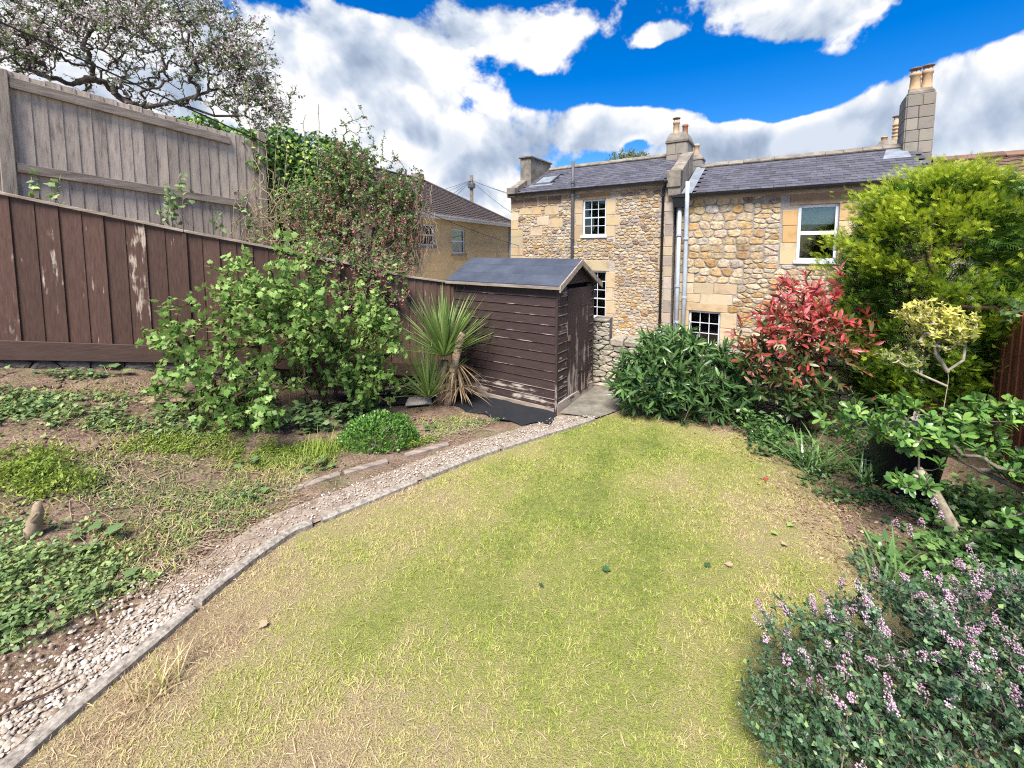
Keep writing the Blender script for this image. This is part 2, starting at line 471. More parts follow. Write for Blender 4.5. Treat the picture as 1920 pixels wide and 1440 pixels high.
def stone_mesh(P, gap, proud, back=-0.03, rough=0.006):
    """one stone: outline P in x,z, standing proud of the wall face (towards -y)"""
    cx = sum(p[0] for p in P) / len(P)
    cz = sum(p[1] for p in P) / len(P)
    Q = []
    for x, z in P:
        l = math.hypot(x - cx, z - cz)
        f = max(0.3, 1 - gap * 1.35 / max(l, 1e-4))
        Q.append((cx + (x - cx) * f, cz + (z - cz) * f))
    S = []
    for i in range(len(Q)):
        a, b = Q[i], Q[(i + 1) % len(Q)]
        if math.hypot(a[0] - b[0], a[1] - b[1]) < 0.012:
            S.append(((a[0] + b[0]) / 2, (a[1] + b[1]) / 2)); continue
        S += [(a[0] * .78 + b[0] * .22, a[1] * .78 + b[1] * .22), (a[0] * .22 + b[0] * .78, a[1] * .22 + b[1] * .78)]
    n = len(S)
    if n < 3: return None
    V, F = [], []
    for x, z in S: V.append((x, -back, z))
    for x, z in S: V.append((x, -proud * .55 + random.uniform(-rough, rough) * .4, z))
    for x, z in S:
        f = random.uniform(.72, .84)
        V.append((cx + (x - cx) * f, -proud + random.uniform(-rough, rough), cz + (z - cz) * f))
    V.append((cx, -proud - random.uniform(-.3, 1) * rough, cz))
    for i in range(n):
        j = (i + 1) % n
        F += [(i, j, n + j, n + i), (n + i, n + j, 2 * n + j, 2 * n + i), (2 * n + i, 2 * n + j, 3 * n)]
    return V, F, abs(sum(S[i][0] * S[(i + 1) % n][1] - S[(i + 1) % n][0] * S[i][1] for i in range(n))) / 2, (cx, cz)

def lay_stones(polys, parent, palette, gap, proud, most=300, mat='stone', seen=None, tint=None, rough=0.006, pname='stone'):
    """each stone an object; past `most`, the smaller rest is one part"""
    st = []
    for P in polys:
        r = stone_mesh(P, gap, proud * random.uniform(.5, 1.3), rough=rough)
        if r: st.append(r)
    st.sort(key=lambda r: -(r[2] if seen is None or seen(*r[3]) else r[2] * 1e-3))
    for V, F, a, c in st[:most]:
        me = bpy.data.meshes.new(pname)
        me.from_pydata(V, [], F)
        col = var(random.choice(palette if tint is None else tint(*c) or palette), 0.16)
        link(pname, me, mat, parent, col)
    rest = st[most:]
    if rest:
        V, F = [], []
        for v, f, a, c in rest:
            b = len(V); V += v; F += [tuple(b + i for i in q) for q in f]
        me = bpy.data.meshes.new('small_stones')
        me.from_pydata(V, [], F)
        link('small_stones', me, mat, parent, palette[0], kind='stuff')

def wall_mesh(x0, x1, z0, z1, holes, depth):
    """front face at y=0 with openings and their reveals, ends, back"""
    xs = sorted({x0, x1, *[h[0] for h in holes], *[h[1] for h in holes]})
    zs = sorted({z0, z1, *[h[2] for h in holes], *[h[3] for h in holes]})
    V, F = [], []
    def quad(*p):
        b = len(V); V.extend(p); F.append((b, b + 1, b + 2, b + 3))
    for i in range(len(xs) - 1):
        for j in range(len(zs) - 1):
            mx, mz = (xs[i] + xs[i + 1]) / 2, (zs[j] + zs[j + 1]) / 2
            if any(h[0] < mx < h[1] and h[2] < mz < h[3] for h in holes): continue
            quad((xs[i], 0, zs[j]), (xs[i + 1], 0, zs[j]), (xs[i + 1], 0, zs[j + 1]), (xs[i], 0, zs[j + 1]))
    d = 0.16
    for a, b, c, e in holes:
        quad((a, 0, c), (a, 0, e), (a, d, e), (a, d, c)); quad((b, 0, e), (b, 0, c), (b, d, c), (b, d, e))
        quad((a, 0, c), (a, d, c), (b, d, c), (b, 0, c)); quad((a, 0, e), (b, 0, e), (b, d, e), (a, d, e))
    quad((x0, 0, z0), (x0, 0, z1), (x0, depth, z1), (x0, depth, z0))
    quad((x1, 0, z1), (x1, 0, z0), (x1, depth, z0), (x1, depth, z1))
    quad((x0, depth, z0), (x0, depth, z1), (x1, depth, z1), (x1, depth, z0))
    me = bpy.data.meshes.new('wall')
    me.from_pydata(V, [], F)
    return me

def window(parent, x0, x1, z0, z1, cols, rows, y=0.06, sill=True, meeting=None, fw=0.048, bar=0.017, blind=None, frame_mat='white_paint'):
    """a window part with frame, bars, each pane and a sill; face towards -y"""
    w = bpy.data.objects.new('window', None); COL.objects.link(w); w.parent = parent; w.empty_display_size = .1
    m = MB()
    m.box(x0, x0 + fw, y, y + .07, z0, z1).box(x1 - fw, x1, y, y + .07, z0, z1)
    m.box(x0 + fw, x1 - fw, y + .002, y + .068, z1 - fw, z1).box(x0 + fw, x1 - fw, y + .002, y + .068, z0, z0 + fw)
    link('frame', m.mesh('frame', .004), frame_mat, w)
    ix0, ix1, iz0, iz1 = x0 + fw, x1 - fw, z0 + fw, z1 - fw
    m = MB()
    xs = [ix0 + (ix1 - ix0) * i / cols for i in range(cols + 1)]
    zs = [iz0 + (iz1 - iz0) * i / rows for i in range(rows + 1)]
    for x in xs[1:-1]: m.box(x - bar / 2, x + bar / 2, y + .015, y + .05, iz0, iz1)
    for i, z in enumerate(zs[1:-1]):
        b = bar if meeting is None or i + 1 != meeting else bar * 1.9
        m.box(ix0, ix1, y + .012, y + .053, z - b / 2, z + b / 2)
    if m.v: link('glazing_bars', m.mesh('glazing_bars'), frame_mat, w)
    for i in range(cols):
        for j in range(rows):
            pm = MB().box(xs[i], xs[i + 1], y + .03, y + .034, zs[j], zs[j + 1])
            p = link('pane', pm.mesh('pane'), 'glass', w)
    if sill: box_piece('sill', frame_mat if sill is True else sill, w, (x0 - .05, x1 + .05, -.06, y + .06, z0 - .07, z0 - .001), .008)
    if blind: box_piece('blind', 'blind', w, (ix0 + .005, ix1 - .005, y + .075, y + .09, blind, iz1), 0)
    mm = MB(); e = .012
    mm.v = [(x0, y + .071, z0), (x1, y + .071, z0), (x1, y + .071, z1), (x0, y + .071, z1), (x0, y + .8, z0), (x1, y + .8, z0), (x1, y + .8, z1), (x0, y + .8, z1)]
    mm.f = [(4, 5, 6, 7), (0, 1, 5, 4), (1, 2, 6, 5), (2, 3, 7, 6), (3, 0, 4, 7)]
    link('interior', mm.mesh('interior'), 'dark_room', w)
    return w

# ------------------------------------------------------------------ terrain
KERB = np.array([(-2.16, 0.6), (-2.15, 1.2), (-2.118, 1.617), (-2.09, 1.78), (-2.044, 1.962), (-1.985, 2.198), (-1.911, 2.535), (-1.82, 2.819), (-1.70, 3.09),
                 (-1.417, 3.345), (-1.061, 3.664), (-.684, 3.999), (-.339, 4.305), (.235, 4.70), (.65, 4.978), (1.041, 5.256)])
FP, FD, FN = np.array([-5.44, 4.4]), np.array([.85025, .52638]), np.array([-.52638, .85025])
FENCE_S = [-1.2, 0.112, 1.62, 2.95, 4.396, 5.3]
FENCE_TOP = [3.11, 2.799, 2.437, 2.148, 1.784, 1.63]

def seg_dist(P, L):
    best = np.full(len(P), 1e9); sgn = np.zeros(len(P))
    for a, b in zip(L[:-1], L[1:]):
        d = b - a
        t = np.clip(((P - a) @ d) / (d @ d), 0, 1)
        q = a + t[:, None] * d
        r = np.linalg.norm(P - q, axis=1)
        s = d[0] * (P[:, 1] - a[1]) - d[1] * (P[:, 0] - a[0])
        m = r < best - 1e-9
        best[m] = r[m]; sgn[m] = s[m]
    return best * np.sign(sgn)

def height(P):
    """garden surface: flat lawn, bed that climbs to the brown fence, neighbour's bank behind it"""
    P = np.atleast_2d(np.asarray(P, float))
    dk = seg_dist(P, KERB)
    s = (P - FP) @ FD; n = (P - FP) @ FN
    hf = np.interp(s, [-6, -3, 0, 1.06, 2, 3, 3.6, 4.2], [1.5, 1.35, .95, .78, .48, .16, .02, 0.])
    k = np.where(dk > .38, np.clip((dk - .38) / np.maximum(dk - .38 + np.maximum(-n, 0), 1e-3), 0, 1), 0)
    k = k * k * (3 - 2 * k) * .45 + k * .55
    h = hf * k
    top = np.interp(s, FENCE_S, FENCE_TOP)
    h = np.where(n > .1, np.minimum(top - .35, h + (n - .1) * 4), h)
    rear = (P[:, 1] - (7.25 - .24 * (P[:, 0] + .99))) if True else 0
    rear2 = (P[:, 0] - 1.25) * .432 + (P[:, 1] - 6.95) * .902
    out = np.where(P[:, 0] < 1.25, rear > 0, rear2 > 0) & ~((n > 0) & (s < 5.3))
    return np.where(out, -.85, h)

def hz(x, y): return float(height([(x, y)])[0])

def lump(P, f, seed=0):
    """cheap smooth noise, about -1..1"""
    r = np.random.default_rng(seed); o = np.zeros(len(P))
    for i in range(5):
        a = r.uniform(0, 6.28); k = f * (1.7 ** i) * np.array([math.cos(a), math.sin(a)])
        o += np.sin(P[:, :2] @ k + r.uniform(0, 6.28)) / (1.35 ** i)
    return o / 2.6

def inside(P, poly):
    x, y = P[:, 0], P[:, 1]; c = np.zeros(len(P), bool)
    for i in range(len(poly)):
        x1, y1 = poly[i]; x2, y2 = poly[i - 1]
        if y1 == y2: continue
        c ^= ((y1 > y) != (y2 > y)) & (x < (x2 - x1) * (y - y1) / (y2 - y1) + x1)
    return c

def offset_line(L, d):
    T = np.gradient(L, axis=0); T /= np.linalg.norm(T, axis=1)[:, None]
    return L + np.stack([-T[:, 1], T[:, 0]], 1) * d

def resample(L, step):
    L = np.asarray(L, float)
    s = np.concatenate([[0], np.cumsum(np.linalg.norm(np.diff(L, axis=0), axis=1))])
    t = np.linspace(0, s[-1], max(2, int(s[-1] / step)))
    return np.stack([np.interp(t, s, L[:, i]) for i in range(L.shape[1])], 1)

RIGHT_EDGE = [(1.30, 5.45), (1.50, 5.62), (1.85, 5.40), (2.20, 5.12), (2.55, 4.98), (2.80, 4.80), (2.90, 4.40), (2.88, 4.05), (2.84, 3.70), (2.66, 3.25), (2.45, 2.85), (2.3, 2.3), (2.2, 1.6), (2.1, 0.6)]
LAWN = np.concatenate([offset_line(KERB, -.035), RIGHT_EDGE])

def sheet(name, poly, z, mat, kind='structure', label=None, step=0.06, follow=False, wob=0.0, parent=None):
    """flat (or ground-hugging) sheet over a polygon, as a fine grid trimmed to it"""
    poly = np.asarray(poly, float)
    from mathutils.geometry import delaunay_2d_cdt
    p2 = resample(np.vstack([poly, poly[:1]]), step)[:-1]
    lo, hi = p2.min(0), p2.max(0)
    g = np.stack(np.meshgrid(np.arange(lo[0], hi[0], .14), np.arange(lo[1], hi[1], .14)), -1).reshape(-1, 2)
    g = g[inside(g, p2)]
    allp = [Vector(p) for p in np.vstack([p2, g])]
    ed = [(i, (i + 1) % len(p2)) for i in range(len(p2))]
    vs, _, fs, _, _, _ = delaunay_2d_cdt(allp, ed, [], 1, 1e-5)
    co = np.array([v[:] for v in vs])
    cen = np.array([co[f].mean(0) for f in fs])
    keep = inside(cen, p2)
    fs = np.array([f for f, k in zip(fs, keep) if k and len(f) == 3])
    zz = z + (height(co) if follow else 0) + lump(co, 6, 3) * wob
    a, b, c = co[fs[:, 0]], co[fs[:, 1]], co[fs[:, 2]]
    flip = (b[:, 0] - a[:, 0]) * (c[:, 1] - a[:, 1]) - (b[:, 1] - a[:, 1]) * (c[:, 0] - a[:, 0]) < 0
    fs[flip] = fs[flip][:, ::-1]
    me = np_mesh(name, np.column_stack([co, zz]), fs, smooth=True)
    return link(name, me, mat, parent, kind=kind, label=label)

def build_ground():
    # far ground to the horizon
    me = np_mesh('ground', [(-900, -900, -.86), (900, -900, -.86), (900, 900, -.86), (-900, 900, -.86)], np.array([[0, 1, 2, 3]]))
    link('ground', me, 'paving', kind='structure', label='paved ground of the yards around the houses')
    nx, ny = 260, 165
    xs = np.linspace(-9.5, 6.6, nx); ys = np.linspace(-.5, 9.6, ny)
    X, Y = np.meshgrid(xs, ys)
    P = np.stack([X.ravel(), Y.ravel()], 1)
    Z = height(P)
    bump = (lump(P, 5, 1) * .018 + lump(P, 17, 2) * .008)
    dk = seg_dist(P, KERB)
    Z = Z + np.where(Z > -.5, bump * np.clip((dk - .3) / .4, 0, 1), 0) - .002
    br = (dk < 0) & ~inside(P, LAWN)
    Z = Z + np.where(br & (Z > -.5), np.abs(lump(P, 4, 5)) * .03, 0)
    i = np.arange(nx * ny).reshape(ny, nx)
    F = np.stack([i[:-1, :-1].ravel(), i[:-1, 1:].ravel(), i[1:, 1:].ravel(), i[1:, :-1].ravel()], 1)
    me = np_mesh('garden_soil', np.column_stack([P, Z]), F, smooth=True)
    link('garden_soil_ground', me, 'soil', kind='structure', label='bare brown soil of the garden beds rising to the fence')
    sheet('lawn', LAWN, .012, 'lawn_soil', label='worn mown lawn ground of yellow green turf')
    G = np.concatenate([offset_line(KERB, .02), [(.85, 5.40), (.62, 5.42), (.30, 5.15)], offset_line(KERB, .36)[::-1][3:]])
    sheet('gravel_path', G, .014, 'gravel_bed', label='narrow gravel path along the concrete kerb')
    sheet('concrete_path', [(.64, 5.48), (.86, 5.42), (1.08, 5.31), (1.30, 5.47), (1.52, 5.66), (1.75, 6.05), (1.62, 6.52), (1.30, 6.62)], .02, 'concrete', label='concrete path in front of the shed door')
    # kerb of concrete pieces
    k = link('kerb', None, None, kind='structure', label='curved grey concrete kerb between gravel and lawn')
    L = resample(KERB, .02)
    n = len(L); cuts = [0, 45, 92, 138, 184, 232, n - 1]
    Ln = offset_line(L, .045); Rn = offset_line(L, -.035)
    for a, b in zip(cuts[:-1], cuts[1:]):
        idx = list(range(a, b - 1 if b < n - 1 else b + 1, 3))
        dz = random.uniform(-.008, .008)
        V = []
        for i in idx:
            V += [(*Rn[i], -.05), (*Rn[i], .047 + dz), (*(Rn[i] * .8 + Ln[i] * .2), .06 + dz), (*(Rn[i] * .2 + Ln[i] * .8), .06 + dz), (*Ln[i], .048 + dz), (*Ln[i], -.05)]
        F = []
        for j in range(len(idx) - 1):
            for c in range(5): F.append((j * 6 + c, j * 6 + c + 1, j * 6 + 7 + c, j * 6 + 6 + c))
        F += [tuple(range(5, -1, -1)), tuple((len(idx) - 1) * 6 + c for c in range(6))]
        me = bpy.data.meshes.new('kerb_piece'); me.from_pydata(V, [], F)
        link('kerb_piece', me, 'kerb_stone', k)
    # black weed fabric by the shed
    sheet('weed_fabric', [(-.95, 6.4), (-.2, 6.0), (.50, 5.55), (.60, 5.44), (.48, 5.10), (.31, 5.20), (.12, 5.10), (-.02, 5.24), (-.22, 5.27), (-.36, 5.46), (-.62, 5.52), (-.7, 5.68), (-1.1, 5.85)], .022, 'membrane', 'thing', None, wob=.014)
    o = bpy.data.objects['weed_fabric']; o['label'] = 'black weed control fabric spread beside the shed wall'; o['category'] = 'fabric sheet'
    sheet('weed_fabric', [(-2.5, 5.75), (-1.9, 5.72), (-1.25, 5.85), (-1.0, 6.35), (-1.6, 6.6), (-1.95, 6.42), (-2.3, 6.15)], .03, 'membrane', 'thing', None, wob=.012, follow=True)
    o = bpy.data.objects['weed_fabric.001']; o['label'] = 'black weed control fabric under the currant bush and fence'; o['category'] = 'fabric sheet'
build_ground()

# ------------------------------------------------------------------ houses
HZ = -.85
ROW = math.atan2(-.55427, .83234)
def row_pt(s, y=0): return (7.173 - .83234 * s + .55427 * y, 10.0 + .55427 * s + .83234 * y)
CREAM = [(.45, .345, .205), (.48, .38, .25), (.42, .32, .19), (.50, .405, .28), (.41, .335, .235)]
OCHRE = [(.42, .28, .13), (.44, .31, .16), (.38, .235, .095), (.33, .215, .115)]
BROWN = [(.22, .15, .10), (.26, .18, .12), (.17, .12, .085), (.20, .15, .12)]
GREYS = [(.36, .305, .25), (.30, .255, .215), (.40, .345, .29)]
BEIGE = [(.43, .36, .27), (.39, .33, .26), (.47, .40, .31), (.35, .29, .225)]
STACK = [(.22, .20, .17), (.25, .225, .19), (.20, .18, .155)]
WHITE = [(.66, .64, .60), (.72, .70, .66), (.60, .57, .52)]

def slates(roof, x0, x1, y0, z0, y1, z1, nrow, wid, skip=None):
    """rows of slates, each its own piece, overlapping down the slope"""
    L = math.hypot(y1 - y0, z1 - z0); a = math.atan2(z1 - z0, y1 - y0)
    ex = L / nrow
    mes = []
    for k in range(4):
        m = MB(); w = wid * .5 - .003
        j = lambda: random.uniform(-.004, .004)
        m.hexa([(-w + j(), -.004 + j(), .006), (w + j(), -.004 + j(), .006), (w, ex * 1.5, 0), (-w, ex * 1.5, 0),
                (-w + j(), -.004 + j(), .016), (w + j(), -.004 + j(), .016), (w, ex * 1.5, .008), (-w, ex * 1.5, .008)])
        me = m.mesh('slate'); me.materials.append(MATS['slate']); mes.append(me)
    for r in range(nrow):
        off = (r % 2) * .5
        n = int((x1 - x0) / wid) + 1
        for c in range(n):
            cx = x0 + (c + off) * wid
            if cx < x0 + wid * .4 or cx > x1 - wid * .4: continue
            t = r * ex
            y, z = y0 + t * math.cos(a), z0 + t * math.sin(a)
            if skip and skip(cx, y): continue
            g = random.uniform(.75, 1.3)
            link('slate', random.choice(mes), None, roof, (.085 * g, .082 * g, .095 * g * random.uniform(.95, 1.08)), loc=(cx, y, z + random.uniform(0, .004)), rot=(a - .018, random.uniform(-.004, .004), random.uniform(-.012, .012)))

def ridge_tiles(roof, x0, x1, y, z, n, mat='weathered_stone'):
    me = bpy.data.meshes.new('ridge_tile'); w = (x1 - x0) / n
    p = [(-.17, -.085), (0, .03), (.17, -.085), (.16, -.115), (0, -.01), (-.16, -.115)]
    V = [(0.004, a, b) for a, b in p] + [(w - .004, a, b) for a, b in p]
    me.from_pydata(V, [], [(i, (i + 1) % 6, 6 + (i + 1) % 6, 6 + i) for i in range(6)] + [(5, 4, 3, 2, 1, 0), (6, 7, 8, 9, 10, 11)])
    me.materials.append(MATS[mat])
    for i in range(n):
        link('ridge_tile', me, None, roof, loc=(x0 + i * w, y, z + random.uniform(-.006, .006)))

def roof_shell(name, parent, x0, x1, pts, mat):
    """roof prism from a y,z section"""
    n = len(pts)
    V = [(x0, a, b) for a, b in pts] + [(x1, a, b) for a, b in pts]
    me = bpy.data.meshes.new(name)
    me.from_pydata(V, [], [(i, (i + 1) % n, n + (i + 1) % n, n + i) for i in range(n)] + [tuple(range(n - 1, -1, -1)), tuple(range(n, 2 * n))])
    return link(name, me, mat, parent)

def chimney(parent, x0, x1, y0, y1, z0, z1, shoulder, pots, stones=True, cap=.05, body='weathered_stone'):
    c = link('chimney', MB().box(x0, x1, y0, y1, z0, z1).mesh('chimney', .01), body, parent)
    if stones:
        nz = max(2, int((z1 - z0) / .24)); h = (z1 - z0) / nz
        for r in range(nz):
            cut = (x0 + (x1 - x0) * random.uniform(.35, .65))
            for a, b in ((x0, cut), (cut, x1)):
                box_piece('block', 'ashlar', c, (a + .006, b - .006, y0 - .02, y0 + .02, z0 + r * h + .006, z0 + (r + 1) * h - .006), .008, var(random.choice(STACK), .08))
            cut = (y0 + (y1 - y0) * random.uniform(.4, .6))
            for a, b in ((y0, cut), (cut, y1)):
                for xx in (x0, x1):
                    box_piece('block', 'ashlar', c, (xx - .02, xx + .02, a + .006, b - .006, z0 + r * h + .006, z0 + (r + 1) * h - .006), .008, var(random.choice(STACK), .08))
    m = MB().box(x0 - cap, x1 + cap, y0 - cap, y1 + cap, z1 - .002, z1 + .05)
    s = shoulder
    m.hexa([(x0 - cap, y0 - cap, z1 + .05), (x1 + cap, y0 - cap, z1 + .05), (x1 + cap, y1 + cap, z1 + .05), (x0 - cap, y1 + cap, z1 + .05),
            (x0 + .06, y0 + .08, z1 + .05 + s), (x1 - .06, y0 + .08, z1 + .05 + s), (x1 - .06, y1 - .08, z1 + .05 + s), (x0 + .06, y1 - .08, z1 + .05 + s)])
    link('cap', m.mesh('cap', .012), 'weathered_stone', c)
    zt = z1 + .04 + s
    for (px, py, r, h, kind) in pots:
        if kind == 'ring':
            prof = [(r * 1.15, zt - .06), (r * 1.05, zt + h * .12)]
            for k in range(4):
                q = zt + h * (.18 + .17 * k)
                prof += [(r * .95, q), (r * 1.15, q + h * .03), (r * 1.15, q + h * .07), (r * .92, q + h * .1)]
            prof += [(r * .9, zt + h), (r * .7, zt + h)]
        else:
            prof = [(r * 1.18, zt - .06), (r * 1.12, zt + h * .08), (r, zt + h * .14), (r * .9, zt + h * .78), (r * 1.08, zt + h * .82), (r * 1.1, zt + h * .92), (r * .98, zt + h), (r * .75, zt + h)]
        p = link('chimney_pot', MB().lathe(prof, px, py, 16).mesh('pot', 0, True), 'terracotta', c, (.75, .45, .38) if kind == 'red' else (1.05, .98, .9) if kind != 'pale' else (1.0, 1.0, .95))
        if kind in ('cowl', 'ring'):
            m = MB()
            for k in range(5):
                a = 1.2566 * k
                m.tube([(px + r * .8 * math.cos(a), py + r * .8 * math.sin(a), zt + h - .01), (px + r * .85 * math.cos(a), py + r * .85 * math.sin(a), zt + h + .09)], .008, 4)
            m.lathe([(r * 1.25, zt + h + .085), (r * 1.25, zt + h + .10), (r * .5, zt + h + .13), (.01, zt + h + .14)], px, py, 14)
            link('cowl', m.mesh('cowl'), 'rust_metal', c)
    return c

def down_pipe(parent, pts, r, mat, name='downpipe', brackets=()):
    p = link(name, MB().tube(pts, r, 10).mesh(name, 0, True), mat, parent)
    for (x, y, z) in brackets:
        link('bracket', MB().lathe([(r * 1.35, z - .03), (r * 1.35, z + .03)], x, y, 10).mesh('bracket'), mat, p)
    return p

def gutter(parent, x0, x1, y, z, r, mat):
    V, F = [], []
    prof = [(math.cos(a) * r, -math.sin(a) * r) for a in np.linspace(0, math.pi, 8)]
    prof += [(q[0] * .82, q[1] * .82) for q in reversed(prof)]
    k = len(prof)
    for x in (x0, x1):
        V += [(x, y + a, z + b) for a, b in prof]
    F = [(i, (i + 1) % k, k + (i + 1) % k, k + i) for i in range(k)] + [tuple(range(k - 1, -1, -1)), tuple(range(k, 2 * k))]
    me = bpy.data.meshes.new('gutter'); me.from_pydata(V, [], F)
    return link('gutter', me, mat, parent)

def ashlars(wall, rects, cols, proud=.012, gap=.006, mat='ashlar'):
    for (a, b, c, d) in rects:
        box_piece('ashlar_block', mat, wall, (a + gap, b - gap, -proud - random.uniform(0, .006), .05, c + gap, d - gap), .007, var(random.choice(cols), .1))

def build_house_left():
    x, y = row_pt(8.66)
    h = thing('stone_cottage', 'rubble stone cottage with small paned windows and a skylight in its slate roof', 'house', (x, y, HZ), ROW)
    z = lambda q: q - HZ
    W, D = 5.42, 3.8
    up = (2.70, 3.46, z(2.63), z(3.74)); lo = (2.62, 3.50, z(.09), z(1.54))
    wall = link('wall', wall_mesh(0, W, 0, z(4.08), [up, lo], D), 'mortar', h)
    # dressed stones
    A, B, C, E = up
    ashlars(wall, [(A - .12, B + .13, E, E + .30)], BROWN[:2] + [(.33, .21, .12)])
    ashlars(wall, [(A - .27, A, E - .42, E - .02), (A - .24, A, E - .78, E - .42), (A - .28, A, C - .16, E - .78)], [(.40, .31, .20), (.37, .30, .21), (.43, .34, .22)])
    ashlars(wall, [(B, B + .30, E - .5, E - .02), (B, B + .42, E - .82, E - .5), (B, B + .28, C - .05, E - .82)], [(.45, .355, .22), (.43, .35, .23)])
    a, b, c, e = lo
    ashlars(wall, [(a - .15, b + .10, e, e + .34)], [(.43, .345, .225)])
    ashlars(wall, [(b, b + .30, e - .5, e - .02), (b, b + .22, e - .9, e - .5), (b, b + .34, e - 1.3, e - .9), (b, b + .24, c - .1, e - 1.3)], CREAM[:3])
    quoins = []
    q = z(-.2)
    while q < z(4.0):
        hh = random.uniform(.26, .36); w = random.choice((.3, .48))
        if q + hh < z(4.05): quoins.append((0.0, w, q, q + hh))
        q += hh
    big = [(.05, .52, z(3.62), z(3.90)), (.55, 1.05, z(3.66), z(3.92)), (1.12, 1.42, z(3.70), z(3.95)), (1.46, 1.95, z(3.68), z(3.97)),
           (.36, .85, z(3.38), z(3.60)), (.9, 1.2, z(3.36), z(3.62)), (1.35, 1.85, z(3.33), z(3.62)), (1.05, 1.5, z(3.0), z(3.30)), (1.55, 2.0, z(2.92), z(3.22)), (.8, 1.25, z(2.66), z(2.96))]
    ashlars(wall, quoins[:-1], CREAM)
    ashlars(wall, big[:4], BROWN); ashlars(wall, big[4:7], OCHRE + CREAM[:1]); ashlars(wall, big[7:], CREAM)
    party = []
    q = z(-.2)
    while q < z(3.95):
        hh = random.uniform(.24, .36)
        party.append((W - random.choice((.22, .36)), W, q, min(q + hh, z(4.0)))); q += hh
    ashlars(wall, party, GREYS + CREAM[3:])
    holes = [(A - .30, B + .30, C - .1, E + .31), (B + .29, B + .43, E - .83, E - .49), (a - .16, b + .26, c - .1, e + .35)] + quoins[:-1] + big + party
    def pick(cx, cz):
        if cz > z(3.72): return BROWN + BROWN + OCHRE
        if cz < z(-.25): return WHITE
        return BEIGE * 3 + CREAM[1:] + OCHRE + GREYS * 2 + BROWN[:2]
    polys = rubble(0, W, z(-.8), z(4.05), holes, .20, .095)
    lay_stones(polys, wall, CREAM, .010, .022, 300, tint=pick, rough=.010,
               seen=lambda cx, cz: cz > z(-.3) and not (cx < 2.7 and cz < z(1.75)))
    window(h, *up, 3, 4, y=.05, meeting=2)
    window(h, *lo, 3, 5, y=.07, meeting=2)
    # roof
    y0, z0, y1, z1 = -.14, z(4.10), 1.9, z(5.17)
    roof = roof_shell('roof', h, .02, W - .02, [(y0, z0 - .03), (y1, z1 - .03), (3.9, z(4.1)), (3.9, z(4.0)), (y0 + .1, z0 - .1)], 'grey_metal')
    sx0, sx1, sy0, sy1 = .62, 1.32, .42, 1.12
    slates(roof, .28, W - .12, y0, z0, y1, z1, 13, .25, lambda cx, yy: sx0 - .08 < cx < sx1 + .08 and sy0 - .12 < yy < sy1)
    ridge_tiles(roof, .5, 4.85, 1.9, z(5.24), 11)
    zz = lambda yy: z0 + (yy - y0) * (z1 - z0) / (y1 - y0)
    sk = bpy.data.objects.new('skylight', None); COL.objects.link(sk); sk.parent = h
    def slab(x0, x1, ya, yb, lo_, hi): return MB().hexa([(x0, ya, zz(ya) + lo_), (x1, ya, zz(ya) + lo_), (x1, yb, zz(yb) + lo_), (x0, yb, zz(yb) + lo_), (x0, ya, zz(ya) + hi), (x1, ya, zz(ya) + hi), (x1, yb, zz(yb) + hi), (x0, yb, zz(yb) + hi)])
    fr = MB()
    for q in (slab(sx0, sx0 + .06, sy0, sy1, .0, .07), slab(sx1 - .06, sx1, sy0, sy1, .0, .07), slab(sx0 + .06, sx1 - .06, sy0, sy0 + .05, .0, .065), slab(sx0 + .06, sx1 - .06, sy1 - .05, sy1, .0, .065)):
        n0 = len(fr.v); fr.v += q.v; fr.f += [tuple(i + n0 for i in f) for f in q.f]
    link('frame', fr.mesh('frame'), 'grey_metal', sk)
    link('pane', slab(sx0 + .06, sx1 - .06, sy0 + .05, sy1 - .05, .03, .045).mesh('pane'), 'lead', sk)
    link('flashing', slab(sx0 - .1, sx1 + .1, sy0 - .12, sy0, .018, .026).mesh('flashing'), 'lead', sk)
    box_piece('fascia', 'bare_wood', h, (.02, W - .1, -.05, -.012, z(3.93), z(4.08)), .004)
    gutter(h, .02, W - .12, -.19, z(4.085), .062, 'black_gutter')
    # gable parapets
    def coping(x0, x1, ya, yb, over, th, mat='weathered_stone', nm='coping_stone', n=4):
        for i in range(n):
            a_, b_ = ya + (yb - ya) * i / n + .004, ya + (yb - ya) * (i + 1) / n - .004
            m = MB().hexa([(x0, a_, zz(a_) + over - th), (x1, a_, zz(a_) + over - th), (x1, b_, zz(b_) + over - th), (x0, b_, zz(b_) + over - th), (x0, a_, zz(a_) + over), (x1, a_, zz(a_) + over), (x1, b_, zz(b_) + over), (x0, b_, zz(b_) + over)])
            link(nm, m.mesh(nm, .01), mat, h)
    coping(-.03, .27, -.16, .62, .17, .30)
    box_piece('kneeler', 'weathered_stone', h, (-.05, .28, -.2, .05, z(3.98), z(4.30)), .01)
    box_piece('gable_block', 'weathered_stone', h, (-.02, .42, .62, 2.1, z(4.3), z(5.42)), .02)
    box_piece('gable_cap', 'weathered_stone', h, (-.06, .47, .56, 2.15, z(5.421), z(5.49)), .015)
    coping(W - .13, W + .2, -.16, 1.45, .20, .62, n=6)
    box_piece('kneeler', 'weathered_stone', h, (W - .16, W + .2, -.2, .06, z(3.9), z(4.36)), .01)
    chimney(h, 4.84, 5.42, 1.45, 2.35, z(4.75), z(5.46), .27, [(5.03, 1.75, .095, .40, 'cowl'), (5.22, 2.1, .085, .36, 'red')])
    # pipes
    down_pipe(h, [(2.39, -.09, z(4.95)), (2.39, -.09, z(4.15)), (2.39, -.11, z(4.0)), (2.39, -.09, z(3.8)), (2.39, -.09, z(.2))], .05, 'grey_metal', 'soil_pipe', [(2.39, -.09, z(q)) for q in (4.3, 3.9, 2.55, 1.4)])
